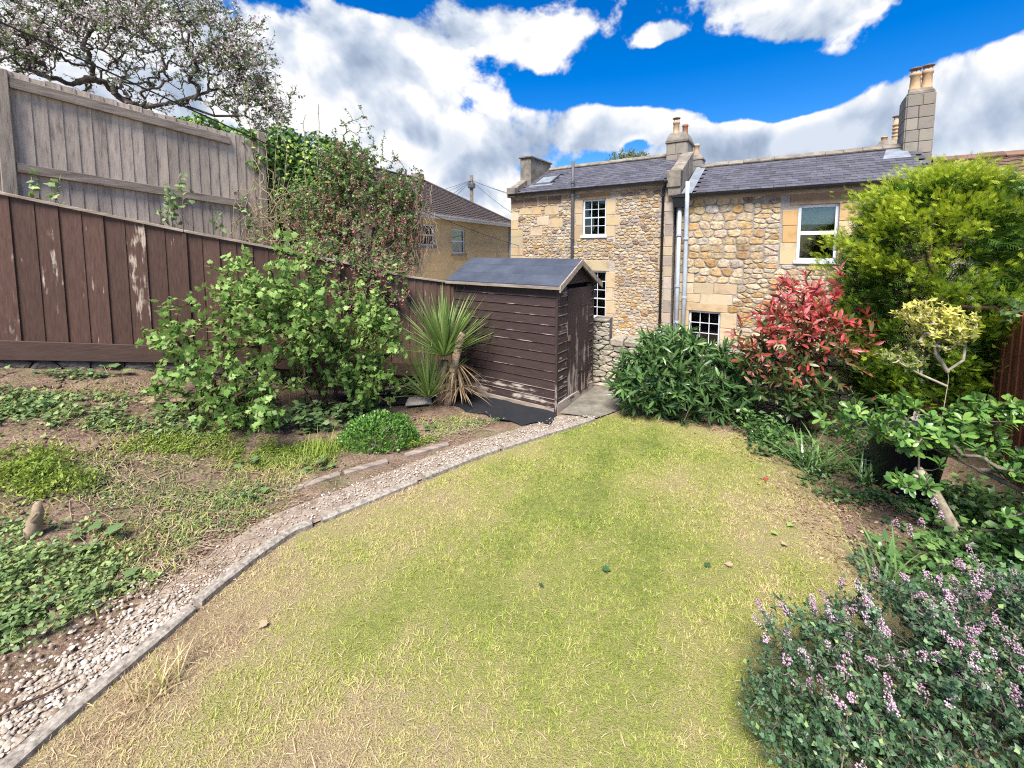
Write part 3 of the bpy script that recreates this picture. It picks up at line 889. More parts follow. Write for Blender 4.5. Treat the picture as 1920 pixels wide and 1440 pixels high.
    down_pipe(h, [(W - .17, -.16, z(4.06)), (W - .19, -.14, z(3.98)), (W - .27, -.08, z(3.88)), (W - .27, -.08, z(-.1))], .036, 'black_gutter', 'downpipe', [(W - .27, -.08, z(q)) for q in (3.7, 2.6, 1.3, .2)])
    down_pipe(h, [(W - .27, -.08, z(-.1)), (W - .27, -.08, z(-.85))], .045, 'grey_pipe', 'downpipe')
    return h
build_house_left()

def build_house_right():
    x, y = row_pt(3.2)
    h = thing('stone_cottage', 'squared stone cottage with a big white sash window behind the red bush', 'house', (x, y, HZ), ROW)
    z = lambda q: q - HZ
    W, D = 5.2, 3.8
    up = (2.83, 3.61, z(1.93), z(3.26)); lo = (.45, 1.23, z(-.40), z(.53))
    wall = link('wall', wall_mesh(.04, W, 0, z(3.62), [up, lo], D), 'grey_mortar', h)
    A, B, C, E = up
    ashlars(wall, [(A - .18, B + .26, E, E + .32)], [(.24, .16, .10)])
    ashlars(wall, [(A - .32, A, E - .48, E - .1), (A - .30, A, E - .9, E - .48), (A - .34, A, C - .1, E - .9), (B, B + .34, E - .4, E - .01), (B, B + .3, E - .8, E - .4), (B, B + .36, C - .1, E - .8)], [(.46, .29, .13), (.50, .34, .18), (.54, .42, .25)])
    a, b, c, e = lo
    blocks = [(.08, .55, 1.00, 1.28), (.55, 1.05, 1.00, 1.30), (1.05, 1.60, 1.02, 1.30), (.12, .72, .76, 1.00), (.72, 1.5, .74, 1.02), (.10, 1.4, .53, .76),
              (.08, .55, 1.30, 1.55), (.06, .45, .1, .53), (.06, .45, -.35, .1), (1.23, 1.62, .12, .53), (1.23, 1.5, -.2, .12), (1.23, 1.66, -.4, -.2)]
    blocks = [(p, q, z(r), z(s)) for p, q, r, s in blocks]
    ashlars(wall, blocks, [(.46, .35, .21), (.43, .335, .22), (.46, .325, .17), (.48, .385, .26)])
    holes = [(A - .35, B + .36, C - .1, E + .33), (a - .02, b + .02, c, e)] + blocks
    def pick(cx, cz):
        if cz > z(3.28) and cx > 1.6: return BROWN + GREYS[1:2]
        if cz < z(-.25): return WHITE
        return (CREAM * 4 + OCHRE[:3] + GREYS[2:]) if random.random() < .9 else OCHRE
    bands = [(.06, 1.72, z(1.28), z(1.95)), (.06, 2.15, z(1.95), z(2.72)), (.06, 1.90, z(2.72), z(3.6))]
    polys = sum([rubble(*b_, holes, .30, .20, .24) for b_ in bands], []) + rubble(.06, W, z(-.8), z(3.6), holes + bands, .25, .125, .36)
    lay_stones(polys, wall, CREAM, .012, .022, 300, tint=pick, rough=.007, seen=lambda cx, cz: cx < 4.3 and cz > z(-.5))
    window(h, *up, 1, 2, y=.05, meeting=1, fw=.065, bar=.045, blind=z(2.80))
    window(h, *lo, 3, 3, y=.06, meeting=None, sill=False)
    y0, z0, y1, z1 = -.16, z(3.69), 1.9, z(4.72)
    roof = roof_shell('roof', h, .1, W, [(y0, z0 - .03), (y1, z1 - .03), (3.9, z(3.7)), (3.9, z(3.6)), (y0 + .1, z0 - .1)], 'grey_metal')
    slates(roof, .42, W - .05, y0, z0, y1, z1, 13, .25)
    ridge_tiles(roof, .3, W - .3, 1.9, z(4.79), 12, 'weathered_stone')
    zz = lambda yy: z0 + (yy - y0) * (z1 - z0) / (y1 - y0)
    m = MB().hexa([(.19, -.16, zz(-.16) + .015), (.45, -.16, zz(-.16) + .015), (.45, 1.85, zz(1.85) + .015), (.19, 1.85, zz(1.85) + .015), (.19, -.16, zz(-.16) + .03), (.45, -.16, zz(-.16) + .026), (.45, 1.85, zz(1.85) + .026), (.19, 1.85, zz(1.85) + .03)])
    link('flashing', m.mesh('flashing'), 'lead', h)
    m = MB().hexa([(4.45, 1.1, zz(1.1) + .018), (4.95, 1.1, zz(1.1) + .018), (4.95, 1.85, zz(1.85) + .018), (4.6, 1.85, zz(1.85) + .018), (4.45, 1.1, zz(1.1) + .028), (4.95, 1.1, zz(1.1) + .028), (4.95, 1.85, zz(1.85) + .028), (4.6, 1.85, zz(1.85) + .028)])
    link('flashing', m.mesh('flashing'), 'lead', h)
    box_piece('fascia', 'bare_wood', h, (.2, W, -.05, -.012, z(3.52), z(3.66)), .004)
    gutter(h, .1, W, -.215, z(3.68), .08, 'black_gutter')
    # hopper and waste pipes
    m = MB().hexa([(.02, -.24, z(3.34)), (.28, -.24, z(3.34)), (.28, -.02, z(3.34)), (.02, -.02, z(3.34)), (-.03, -.28, z(3.60)), (.33, -.28, z(3.60)), (.33, -.02, z(3.60)), (-.03, -.02, z(3.60))])
    m.box(-.05, .35, -.3, -.02, z(3.60), z(3.66))
    link('hopper', m.mesh('hopper', .006), 'black_gutter', h)
    down_pipe(h, [(.15, -.12, z(3.36)), (.15, -.12, z(-.85))], .055, 'grey_pipe', 'downpipe', [(.15, -.12, z(q)) for q in (2.6, 1.2, .2)])
    down_pipe(h, [(.36, -.27, z(4.0)), (.36, -.27, z(3.3)), (.34, -.14, z(1.4)), (.32, -.12, z(-.85))], .055, 'grey_pipe', 'downpipe', [(.355, -.22, z(2.5)), (.335, -.13, z(.9))])
    # tall stack at the far end, and the gable it stands on
    box_piece('gable_coping', 'weathered_stone', h, (W - .16, W + .12, -.1, .9, z(3.6), z(3.95)), .01)
    chimney(h, 4.88, 5.36, 1.55, 2.35, z(4.2), z(5.86), .10, [(5.02, 1.72, .10, .40, 'cowl'), (5.24, 1.78, .10, .44, 'cowl'), (5.1, 2.12, .10, .42, 'pot')], cap=.0)
    m = MB()
    for xx in (4.86, 5.38):
        pass
    return h
build_house_right()

def build_back_chimneys():
    # stacks of the rear range that show above the ridges
    z = lambda q: q - HZ
    x, y = row_pt(3.2, 3.9)
    h = thing('rear_building', 'low rear range whose two chimney stacks rise behind the slate ridges', 'building', (x, y, HZ), ROW)
    link('wall', MB().box(-1.5, 5.9, .1, 2.6, 0, z(3.6)).mesh('wall'), 'mortar', h)
    roof_shell('roof', h, -1.6, 5.7, [(0, z(3.6)), (1.3, z(4.3)), (2.7, z(3.6)), (2.7, z(3.5)), (0, z(3.5))], 'slate').color = (.085, .083, .095, 1)
    chimney(h, -.62, -.18, .9, 1.4, z(4.0), z(5.52), .16, [(-.42, 1.12, .10, .42, 'pale')], cap=.04)
    chimney(h, 4.75, 5.35, .7, 1.5, z(4.0), z(5.22), .2, [(5.2, 1.0, .10, .62, 'ring'), (4.95, 1.2, .08, .2, 'pot')], cap=.05)
build_back_chimneys()

def tile_mesh(x0, x1, y0, z0, y1, z1, nrow, pitch, clip=None):
    """interlocking tiles as one relief: rolls across, a step at every row"""
    nx = int((x1 - x0) / pitch) * 4
    V, F = [], []
    xs = np.linspace(x0, x1, nx + 1)
    for r in range(nrow):
        for e, lift in ((0, .03), (1.06, .0)):
            t = (r + e) / nrow
            yy, zz = y0 + (y1 - y0) * t, z0 + (z1 - z0) * t
            for i, xx in enumerate(xs):
                V.append((xx, yy, zz + lift + (.018 if i % 4 in (0, 1) else 0)))
        b = r * 2 * (nx + 1)
        for i in range(nx):
            if clip and not clip((xs[i] + xs[i + 1]) / 2, (r + .5) / nrow): continue
            F.append((b + i, b + i + 1, b + nx + 2 + i, b + nx + 1 + i))
            if r: F.append((b - nx - 1 + i, b - nx + i, b + i + 1, b + i))
    me = bpy.data.meshes.new('roof_tiles'); me.from_pydata(V, [], F)
    return me

def build_far_house():
    # roof of the next cottage, above the conifer
    z = lambda q: q - HZ
    x, y = row_pt(-2.25)
    h = thing('tiled_cottage', 'next cottage in the row, only its brown tiled roof showing beyond the conifer', 'house', (x, y, HZ), ROW)
    link('wall', MB().box(0, 4.6, 0, 3.8, 0, z(3.2)).mesh('wall'), 'mortar', h)
    roof_shell('roof', h, 0, 4.7, [(-.12, z(3.2)), (1.9, z(4.26)), (3.9, z(3.2)), (3.9, z(3.1)), (-.1, z(3.1))], 'brown_pantile')
    o = link('roof_tiles', tile_mesh(0, 4.7, -.2, z(3.15), 1.9, z(4.30), 12, .24), 'brown_pantile', h, kind='stuff')
    ridge_tiles(h, 0, 4.7, 1.9, z(4.38), 12, 'brown_pantile')
build_far_house()

def build_ochre_house():
    g = (.42307, .9061)
    L = 10.5
    x, y = -.126 - g[0] * L, 20.0 - g[1] * L
    h = thing('rendered_house', 'ochre rendered house with hipped dark tiled roof beyond the flowering shrub', 'house', (x, y, HZ), math.atan2(g[1], g[0]))
    z = lambda q: q - HZ
    D = 6.0
    def wn(s0, s1, a, b): return (L + s0, L + s1, z(a), z(b))
    w1, w2 = wn(-6.86, -5.98, 2.33, 3.05), wn(-4.92, -3.98, 2.05, 2.97)
    wall = link('wall', wall_mesh(0, L, 0, z(3.36), [w1, w2], D), 'ochre_render', h)
    # ashlar facing, broad courses
    q = z(-.2); rows = []
    holes = [w1, w2]
    while q < z(3.2):
        hh = .33; xx = 2.6 + random.uniform(0, .4)
        while xx < L:
            w = random.uniform(.55, .85); x2 = min(L, xx + w)
            rect = (xx, x2, q, min(q + hh, z(3.3)))
            if not any(rect[0] < e[1] + .02 and rect[1] > e[0] - .02 and rect[2] < e[3] + .02 and rect[3] > e[2] - .09 for e in holes):
                box_piece('ashlar_block', 'ochre_render', wall, (rect[0] + .004, rect[1] - .004, -.008, .02, rect[2] + .004, rect[3] - .004), .003)
            xx = x2
        q += hh
    window(h, *w1, 1, 2, y=.05, sill='weathered_stone', fw=.06, bar=.05, blind=w1[3] - .26)
    window(h, *w2, 1, 2, y=.05, sill='weathered_stone', fw=.06, bar=.05)
    e0, rz = z(3.36), z(5.2)
    hip = 2.75
    V = [(-.2, -.25, e0), (L + .2, -.25, e0), (L + .2, D + .25, e0), (-.2, D + .25, e0), (-.2, D / 2, rz), (L - hip, D / 2, rz)]
    me = bpy.data.meshes.new('roof'); me.from_pydata(V, [], [(0, 1, 5, 4), (1, 2, 5), (2, 3, 4, 5), (0, 4, 3), (3, 2, 1, 0)])
    roof = link('roof', me, 'pantile', h)
    link('roof_tiles', tile_mesh(0, L + .2, -.3, e0 + .0, D / 2, rz + .03, 20, .22, lambda xx, t: xx < L + .25 - (hip + .25) * t), 'pantile', roof, kind='stuff')
    m = MB().tube([(L + .2, -.25, e0 + .05), (L - hip, D / 2, rz + .06)], .07, 6); link('hip_tiles', m.mesh('hip_tiles'), 'pantile', roof)
    m = MB().tube([(0, D / 2, rz + .05), (L - hip, D / 2, rz + .05)], .07, 6); link('ridge_tiles', m.mesh('ridge_tiles'), 'pantile', roof)
    box_piece('fascia', 'white_paint', h, (0, L + .1, -.24, -.2, e0 - .12, e0 + .02), .004)
    gutter(h, 0, L + .1, -.30, e0 + .02, .06, 'white_paint')
    down_pipe(h, [(L - .06, -.07, e0 - .1), (L - .06, -.07, 0)], .04, 'grey_pipe')
    chimney(h, 3.0, 3.5, 2.6, 3.3, z(4.3), z(5.35), .08, [(3.15, 2.85, .11, .35, 'pot'), (3.38, 3.05, .11, .35, 'red')], stones=True)
    box_piece('ridge_block', 'weathered_stone', h, (L - hip - .4, L - hip, D / 2 - .2, D / 2 + .2, rz - .1, rz + .28), .02)
build_ochre_house()

def build_lean_to():
    # pale garden box and step by the ochre house
    o = link('white_box', MB().box(-.45, .45, -.3, .3, 0, 1.55).box(-.5, .5, -.35, .35, 1.55, 1.62).mesh('white_box', .01), 'white_paint', label='small pale store box in the yard behind the shed roof', cat='box', loc=(-1.75, 11.6, HZ), rot=(0, 0, .3))
build_lean_to()

# ------------------------------------------------------------------ telegraph pole and overhead lines
def build_pole():
    t = thing('telegraph_pole', 'wooden telegraph pole with a fan of wires behind the ochre house', 'pole', (-2.84, 30, -.86))
    link('post', MB().tube([(0, 0, 0), (0, 0, 8.25)], [.16, .12], 10).mesh('post', 0, True), 'bark', t)
    link('terminal', MB().lathe([(.24, 7.35), (.27, 7.4), (.27, 7.62), (.2, 7.7)], 0, 0, 12).mesh('terminal'), 'grey_metal', t)
    for (dx, dy, dz) in [(-9, -6, -3.2), (-7, -9, -4.2), (-4.5, -10, -4.6), (-3, -11, -4.8), (7, -12, -3.2), (12, 0, -3.5), (5, -13, -4.6)]:
        pts = [(dx * k, dy * k, 7.9 + dz * k - 1.2 * k * (1 - k)) for k in np.linspace(0, 1, 9)]
        link('wire', MB().tube(pts, .014, 3).mesh('wire'), 'cable', t)
    a, b = Vector((-4.6, 2.55, 4.28)), Vector((.235, 14.6, 2.33))
    pts = [a.lerp(b, k) - Vector((0, 0, .35 * 4 * k * (1 - k) * .5)) for k in np.linspace(0, 1, 24)]
    link('overhead_cable', MB().tube(pts, .0085, 5).mesh('overhead_cable', 0, True), 'cable', label='black overhead cable slanting across the fences down to the cottage', cat='cable')
build_pole()

# ------------------------------------------------------------------ dry stone wall at the end of the garden
def build_dry_wall():
    rz = math.atan2(-.432, .902)
    w = thing('dry_stone_wall', 'low dry stone wall of grey stones between the shed and the laurel', 'wall', (1.27, 6.78, 0), rz)
    pal = [(.30, .27, .22), (.36, .32, .26), (.26, .235, .19), (.40, .36, .29), (.33, .31, .24)]
    link('core', MB().box(.03, 4.0, .05, .34, -.85, .74).box(.03, .29, .05, .34, .741, 1.08).mesh('core'), 'weathered_stone', w)
    lay_stones(rubble(0, 4.05, -.02, .68, [], .19, .085, .34), w, pal, .004, .03, 200, rough=.014)
    lay_stones(rubble(0, .32, .68, 1.10, [], .16, .07, .3), w, pal, .004, .03, 60, rough=.012)
    x = .33
    while x < 4.0:
        k = random.uniform(.22, .38)
        box_piece('coping_stone', 'stone', w, (x, x + k - .015, -.04, .38, .68 + random.uniform(-.01, .01), .78 + random.uniform(-.015, .02)), .015, var(random.choice(pal), .2), .01)
        x += k
build_dry_wall()

# ------------------------------------------------------------------ shed
def build_shed():
    t = thing('garden_shed', 'dark brown weatherboarded garden shed with blue grey felt roof', 'shed', (.589, 5.523, 0), ROW)
    L, W, E, A = 1.78, 1.20, 1.70, 2.03
    mid = .58
    core = MB().box(-L + .03, -.03, .03, W - .03, .04, E)
    link('frame', core.mesh('frame'), 'dark_room', t)
    lower = .06
    n = 13; bh = (E - .01 - lower) / n
    def clap(axis, a, b, pos, z0, hgt, sgn, wear, mat, name='board', top=None):
        th0, th1 = .018, .006
        if axis == 'x':
            V = [(a, pos - th0, z0), (b, pos - th0, z0), (b, pos + .012, z0), (a, pos + .012, z0), (a, pos - th1, z0 + hgt * .93), (b, pos - th1, z0 + hgt * .93), (b, pos + .012, z0 + hgt + .004), (a, pos + .012, z0 + hgt + .004)]
        else:
            V = [(pos + th0, a, z0), (pos + th0, b, z0), (pos - .012, b, z0), (pos - .012, a, z0), (pos + th1, a, z0 + hgt * .93), (pos + th1, b, z0 + hgt * .93), (pos - .012, b, z0 + hgt + .004), (pos - .012, a, z0 + hgt + .004)]
        g = random.uniform(.88, 1.12)
        lo_, hi_ = [Vector(p) for p in V[:4]], [Vector(p) for p in V[4:]]
        k = .075
        midr = [a_.lerp(b_, k) for a_, b_ in zip(lo_, hi_)]
        me = bpy.data.meshes.new(name)
        me.from_pydata([tuple(p) for p in lo_ + midr + hi_], [], [(0, 3, 2, 1), (8, 9, 10, 11)] + [(q + i, q + (i + 1) % 4, q + 4 + (i + 1) % 4, q + 4 + i) for q in (0, 4) for i in range(4)])
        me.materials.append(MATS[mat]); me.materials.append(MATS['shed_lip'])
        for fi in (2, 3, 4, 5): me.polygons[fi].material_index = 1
        return link(name, me, mat, t, (g, g, g * random.uniform(.96, 1.04), wear))
    for i in range(n):
        k = i / (n - 1)
        wear = .95 if i == 0 else .8 if i == 1 else .5 if i == 2 else .22
        clap('x', -L, -.012, 0, lower + i * bh, bh, 1, wear, 'shed_x')
        z0 = lower + i * bh
        if i < n:
            clap('y', .012, .295, 0, z0, bh, 1, .55 if i > 1 else .75, 'shed_y')
            clap('y', .985, W - .01, 0, z0, bh, 1, .5 if i > 1 else .75, 'shed_y')
    # gable boards above the door
    z0 = E + .02
    while z0 < A - .03:
        hf = lambda q: max(.004, (A - q) / .49 - .03)
        zt = min(z0 + bh, A - .03); b0, b1 = hf(z0), hf(zt)
        V = [(.014, mid - b0, z0), (.014, mid + b0, z0), (-.02, mid + b0, z0), (-.02, mid - b0, z0), (.004, mid - b1, zt), (.004, mid + b1, zt), (-.02, mid + b1, zt), (-.02, mid - b1, zt)]
        link('gable_board', MB().hexa(V).mesh('gable_board'), 'shed_y', t, (1, 1, 1, .3))
        z0 += bh
    for (x0, y0) in ((-.014, -.012), (-.014, W - .018), (-L - .012, -.012)):
        box_piece('corner_post', 'shed_z', t, (x0, x0 + .034, y0, y0 + .034, .0, E), .003, (1, 1, 1, .55))
    box_piece('base_rail', 'bare_wood', t, (-L, -.02, -.020, .02, -.01, .07), .004)
    m = MB().box(-.02, .024, .01, W, -.01, .13)
    link('door_sill', m.mesh('door_sill', .005), 'shed_y', t, (1, 1, 1, .95))
    # door, hung a little askew
    d = bpy.data.objects.new('door', None); COL.objects.link(d); d.parent = t
    d.location = (.024, .985, .13); d.rotation_euler = (R(-1.0), 0, R(-3.5))
    nb = 6; bw = .68 / nb
    for i in range(nb):
        g = random.uniform(.9, 1.1)
        box_piece('door_board', 'shed_z', d, (0, .018, -.68 + i * bw + .002, -.68 + (i + 1) * bw - .002, -.02 - random.uniform(0, .02), 1.52), .003, (g, g, g, .62 + random.uniform(-.1, .15)))
    box_piece('latch', 'rust_metal', d, (.018, .03, -.655, -.60, .78, .86), .003)
    for zz in (.25, 1.25): box_piece('hinge', 'black_gutter', d, (.018, .023, -.32, .0, zz, zz + .03), .001)
    # roof
    def rz(y): return A - abs(y - mid) * .49 + .005
    x0, x1 = -L - .10, .09
    for y0, y1, nm in ((-.085, mid, 'roof_side'), (W + .13, mid, 'roof_side')):
        m = MB().hexa([(x0, min(y0, y1), rz(min(y0, y1))), (x1, min(y0, y1), rz(min(y0, y1))), (x1, max(y0, y1), rz(max(y0, y1))), (x0, max(y0, y1), rz(max(y0, y1))),
                       (x0, min(y0, y1), rz(min(y0, y1)) + .02), (x1, min(y0, y1), rz(min(y0, y1)) + .02), (x1, max(y0, y1), rz(max(y0, y1)) + .02), (x0, max(y0, y1), rz(max(y0, y1)) + .02)])
        link('roof_deck', m.mesh('roof_deck'), 'roof_felt', t)
        # felt laid in lapped strips
        for a_, b_, up in ((0.0, .40, .021), (.36, .74, .025), (.70, 1.0, .029)):
            q0, q1 = y0 + (y1 - y0) * a_, y0 + (y1 - y0) * b_
            q0, q1 = min(q0, q1), max(q0, q1)
            mm = MB().hexa([(x0 - .004, q0, rz(q0) + up), (x1 + .002, q0, rz(q0) + up), (x1 + .002, q1, rz(q1) + up), (x0 - .004, q1, rz(q1) + up), (x0 - .004, q0, rz(q0) + up + .005), (x1 + .002, q0, rz(q0) + up + .005), (x1 + .002, q1, rz(q1) + up + .005), (x0 - .004, q1, rz(q1) + up + .005)])
            link('felt_strip', mm.mesh('felt_strip', jitter=.0015), 'roof_felt', t)
    m = MB().box(x0, x1 + .005, -.102, -.086, rz(-.085) - .03, rz(-.085) + .010)
    link('eaves_trim', m.mesh('eaves_trim', .003), 'grey_rail', t)
    for y0, y1 in ((-.10, mid), (W + .14, mid)):
        a_, b_ = (y0, y1) if y0 < y1 else (y1, y0)
        m = MB().hexa([(x1, a_, rz(a_) - .06), (x1 + .018, a_, rz(a_) - .06), (x1 + .018, b_, rz(b_) - .06), (x1, b_, rz(b_) - .06), (x1, a_, rz(a_) + .028), (x1 + .018, a_, rz(a_) + .028), (x1 + .018, b_, rz(b_) + .028), (x1, b_, rz(b_) + .028)])
        link('bargeboard', m.mesh('bargeboard', .003), 'bare_wood', t)
build_shed()

# ------------------------------------------------------------------ fences
def build_brown_fence():
    t = thing('board_fence', 'dark brown painted board fence with peeling paint and sloping top', 'fence', (FP[0], FP[1], 0), math.atan2(FD[1], FD[0]))
    top = lambda s: float(np.interp(s, FENCE_S, FENCE_TOP))
    bot = lambda s: float(np.interp(s, [-1.2, 0, 1.06, 2, 3, 4.4, 5.3], [1.24, 1.05, .88, .70, .47, .13, -.02]))
    s, i = -1.1, 0
    while s < 5.24:
        w = .18 if s < 4.2 else .12
        e = s + w
        step = .0 if i % 2 else .004
        V = [(s, -.006 - step, bot(s) + .16), (e + .015, -.02 - step, bot(e) + .16), (e + .015, .002, bot(e) + .16), (s, .002, bot(s) + .16),
             (s, -.006 - step, top(s) - .02), (e + .015, -.02 - step, top(e) - .02), (e + .015, .002, top(e) - .02), (s, .002, top(s) - .02)]
        g = random.uniform(.85, 1.15)
        wear = random.choice((.3, .45, .6, .75)) if s < 1.62 else .15
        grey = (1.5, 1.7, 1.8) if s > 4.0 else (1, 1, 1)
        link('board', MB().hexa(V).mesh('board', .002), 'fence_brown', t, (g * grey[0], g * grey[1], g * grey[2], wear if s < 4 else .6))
        s = e; i += 1
    for a, b in ((-1.2, 1.6), (1.62, 3.5), (3.52, 5.28)):
        m = MB().hexa([(a, -.05, bot(a)), (b, -.05, bot(b)), (b, -.026, bot(b)), (a, -.026, bot(a)), (a, -.05, bot(a) + .21), (b, -.05, bot(b) + .21), (b, -.026, bot(b) + .21), (a, -.026, bot(a) + .21)])
        link('bottom_rail', m.mesh('bottom_rail', .004), 'fence_brown_rail', t, (1, 1, 1, .35))
    for a, b in ((-1.2, 1.62), (1.625, 2.95), (2.955, 4.39), (4.4, 5.3)):
        m = MB().hexa([(a, -.05, top(a) - .025), (b, -.05, top(b) - .025), (b, .035, top(b) - .025), (a, .035, top(a) - .025), (a, -.05, top(a) + .008), (b, -.05, top(b) + .008), (b, .035, top(b) + .008), (a, .035, top(a) + .008)])
        link('capping', m.mesh('capping', .004), 'bare_wood', t)
    for s in (-1.0, 1.62, 3.5, 5.2):
        link('post', MB().box(s - .045, s + .045, .004, .094, bot(s) - .6, top(s) - .03).mesh('post', .005), 'fence_brown', t, (1, 1, 1, .3))
    m = MB().hexa([(1.60, -.034, bot(1.6) + .2), (1.645, -.034, bot(1.64) + .2), (1.645, -.021, bot(1.64) + .2), (1.60, -.021, bot(1.6) + .2), (1.60, -.034, top(1.6) - .03), (1.645, -.034, top(1.64) - .03), (1.645, -.021, top(1.64) - .03), (1.60, -.021, top(1.6) - .03)])
    link('batten', m.mesh('batten', .003), 'fence_brown', t, (1, 1, 1, .5))
    # rough stone footing course under the fence
    polys = rubble(-1.1, 2.6, -.35, 0.0, [], .26, .13, .3)
    for P in polys:
        cx = sum(p[0] for p in P) / len(P)
        P2 = [(p[0], p[1] + bot(p[0]) - .015) for p in P]
        r = stone_mesh(P2, .006, .02, rough=.01)
        if not r: continue
        me = bpy.data.meshes.new('footing_stone'); me.from_pydata(r[0], [], r[1])
        link('footing_stone', me, 'stone', t, var((.10, .09, .08), .3))
build_brown_fence()

def build_grey_fence():
    g = (.57712, .81666)
    t = thing('board_fence', 'tall weathered grey board fence behind the brown fence', 'fence', (-6.176, 5.5, 0), math.atan2(g[1], g[0]))
    top = lambda s: 4.36 - .088 * (s + .18)
    s = -1.2
    while s < 2.74:
        e = s + .138
        tz = top(s) + .05 + random.uniform(-.012, .012)
        V = [(s, -.008, 2.0), (e + .012, -.02, 2.0), (e + .012, .002, 2.0), (s, .002, 2.0), (s, -.008, tz), (e + .012, -.02, tz - .01), (e + .012, .002, tz - .01), (s, .002, tz)]
        c = random.uniform(.74, 1.16)
        link('board', MB().hexa(V).mesh('board', .002), 'grey_wood', t, (.43 * c, .355 * c, .29 * c))
        s = e
    def rail(a, b, z0, h):
        f = lambda q: z0 - .088 * (q + .18)
        m = MB().hexa([(a, -.075, f(a)), (b, -.075, f(b)), (b, -.0215, f(b)), (a, -.0215, f(a)), (a, -.075, f(a) + h), (b, -.075, f(b) + h), (b, -.0215, f(b) + h), (a, -.0215, f(a) + h)])
        link('rail', m.mesh('rail', .005), 'grey_rail', t)
    rail(-.12, 2.30, 4.20, .13); rail(-.12, 2.50, 3.17, .12); rail(-1.2, -.26, 4.20, .13); rail(-1.2, -.26, 3.17, .12)
    rail(-.12, 2.7, 2.3, .12)
    for s, tz, w in ((-.19, 4.40, .065), (2.80, 4.30, .06)):
        link('post', MB().box(s - w, s + w, -.085, .03, 1.6, tz).mesh('post', .008), 'grey_wood', t, (.30, .25, .20))
build_grey_fence()

def build_red_fence():
    d = np.array([-.505, -.863])
    t = thing('board_fence', 'red brown close board fence beside the dark pot and the conifer', 'fence', (5.72, 5.56, 0), math.atan2(d[1], d[0]))
    s = 0.0
    while s < 3.6:
        e = s + .14
        g = random.uniform(.85, 1.1)
        V = [(s, -.006, .02), (e + .012, -.02, .02), (e + .012, .004, .02), (s, .004, .02), (s, -.006, 1.62), (e + .012, -.02, 1.62), (e + .012, .004, 1.62), (s, .004, 1.62)]
        V = [(x, y if i % 4 in (2, 3) else y, z) for i, (x, y, z) in enumerate(V)]
        link('board', MB().hexa(V).mesh('board', .002), 'red_fence', t, (g, g, g))
        s = e + (.02 if random.random() < .2 else 0)
    for z0 in (.3, 1.3): link('rail', MB().box(0, 3.6, .006, .05, z0, z0 + .08).mesh('rail', .004), 'red_fence', t)
    for s in (.1, 1.9, 3.5): link('post', MB().box(s - .05, s + .05, .052, .14, -.2, 1.65).mesh('post', .005), 'red_fence', t)
build_red_fence()

# timber edging between bed and gravel
def build_edging():
    L = [(-2.02, 3.62), (-1.86, 3.80), (-1.60, 3.97), (-1.24, 4.20), (-.82, 4.47)]
    t = thing('timber_edging', 'weathered timber edging boards along the gravel by the green mound', 'edging', (-1.4, 4.1, 0))
    for (a, b) in (((-2.05, 3.60), (-1.66, 3.93)), ((-1.63, 3.95), (-1.27, 4.18)), ((-1.12, 4.30), (-.70, 4.56))):
        a, b = np.array(a) - (-1.4, 4.1), np.array(b) - (-1.4, 4.1)
        d = (b - a) / np.linalg.norm(b - a); n = np.array([-d[1], d[0]])
        m = MB().hexa([(*(a), -.03), (*(b), -.03), (*(b + n * .07), -.03), (*(a + n * .07), -.03), (*a, .028), (*b, .034), (*(b + n * .07), .036), (*(a + n * .07), .03)])
        link('board', m.mesh('board', .008), 'grey_rail', t)
    box_piece2 = MB().hexa([(-.2, -.12, 0), (.18, -.15, 0), (.2, .1, 0), (-.15, .14, 0), (-.18, -.1, .05), (.16, -.13, .04), (.18, .08, .045), (-.13, .12, .055)])
    link('stone_slab', box_piece2.mesh('stone_slab', .015), 'paving', label='flat mossy stone lying on the black fabric by the cabbage palm', cat='stone', loc=(-1.33, 5.85, .03), rot=(0, 0, .3))
    m = MB().box(-.45, .45, -.09, .09, 0, .03)
    link('wooden_plank', m.mesh('wooden_plank', .006), 'palm_trunk', label='old wooden plank lying on the bed below the brown fence', cat='plank', loc=(-3.85, 4.50, hz(-3.85, 4.5) + .02), rot=(0, .06, .35))
build_edging()

def build_pot():
    t = link('planter_tub', MB().lathe([(.20, 0), (.21, .02), (.28, .50), (.31, .51), (.315, .57), (.285, .57), (.275, .53), (.26, .48), (.02, .46)], 0, 0, 28).mesh('planter_tub', 0, True), 'black_plastic',
             label='large black plastic planter tub under the glossy shrub by the red fence', cat='planter', loc=(3.60, 3.72, .0))
build_pot()

# ------------------------------------------------------------------ vegetation tools
def unit(v):
    return v / np.maximum(np.linalg.norm(v, axis=-1, keepdims=True), 1e-9)

def rnd_dirs(n, rng=RNG):
    return unit(rng.normal(size=(n, 3)))

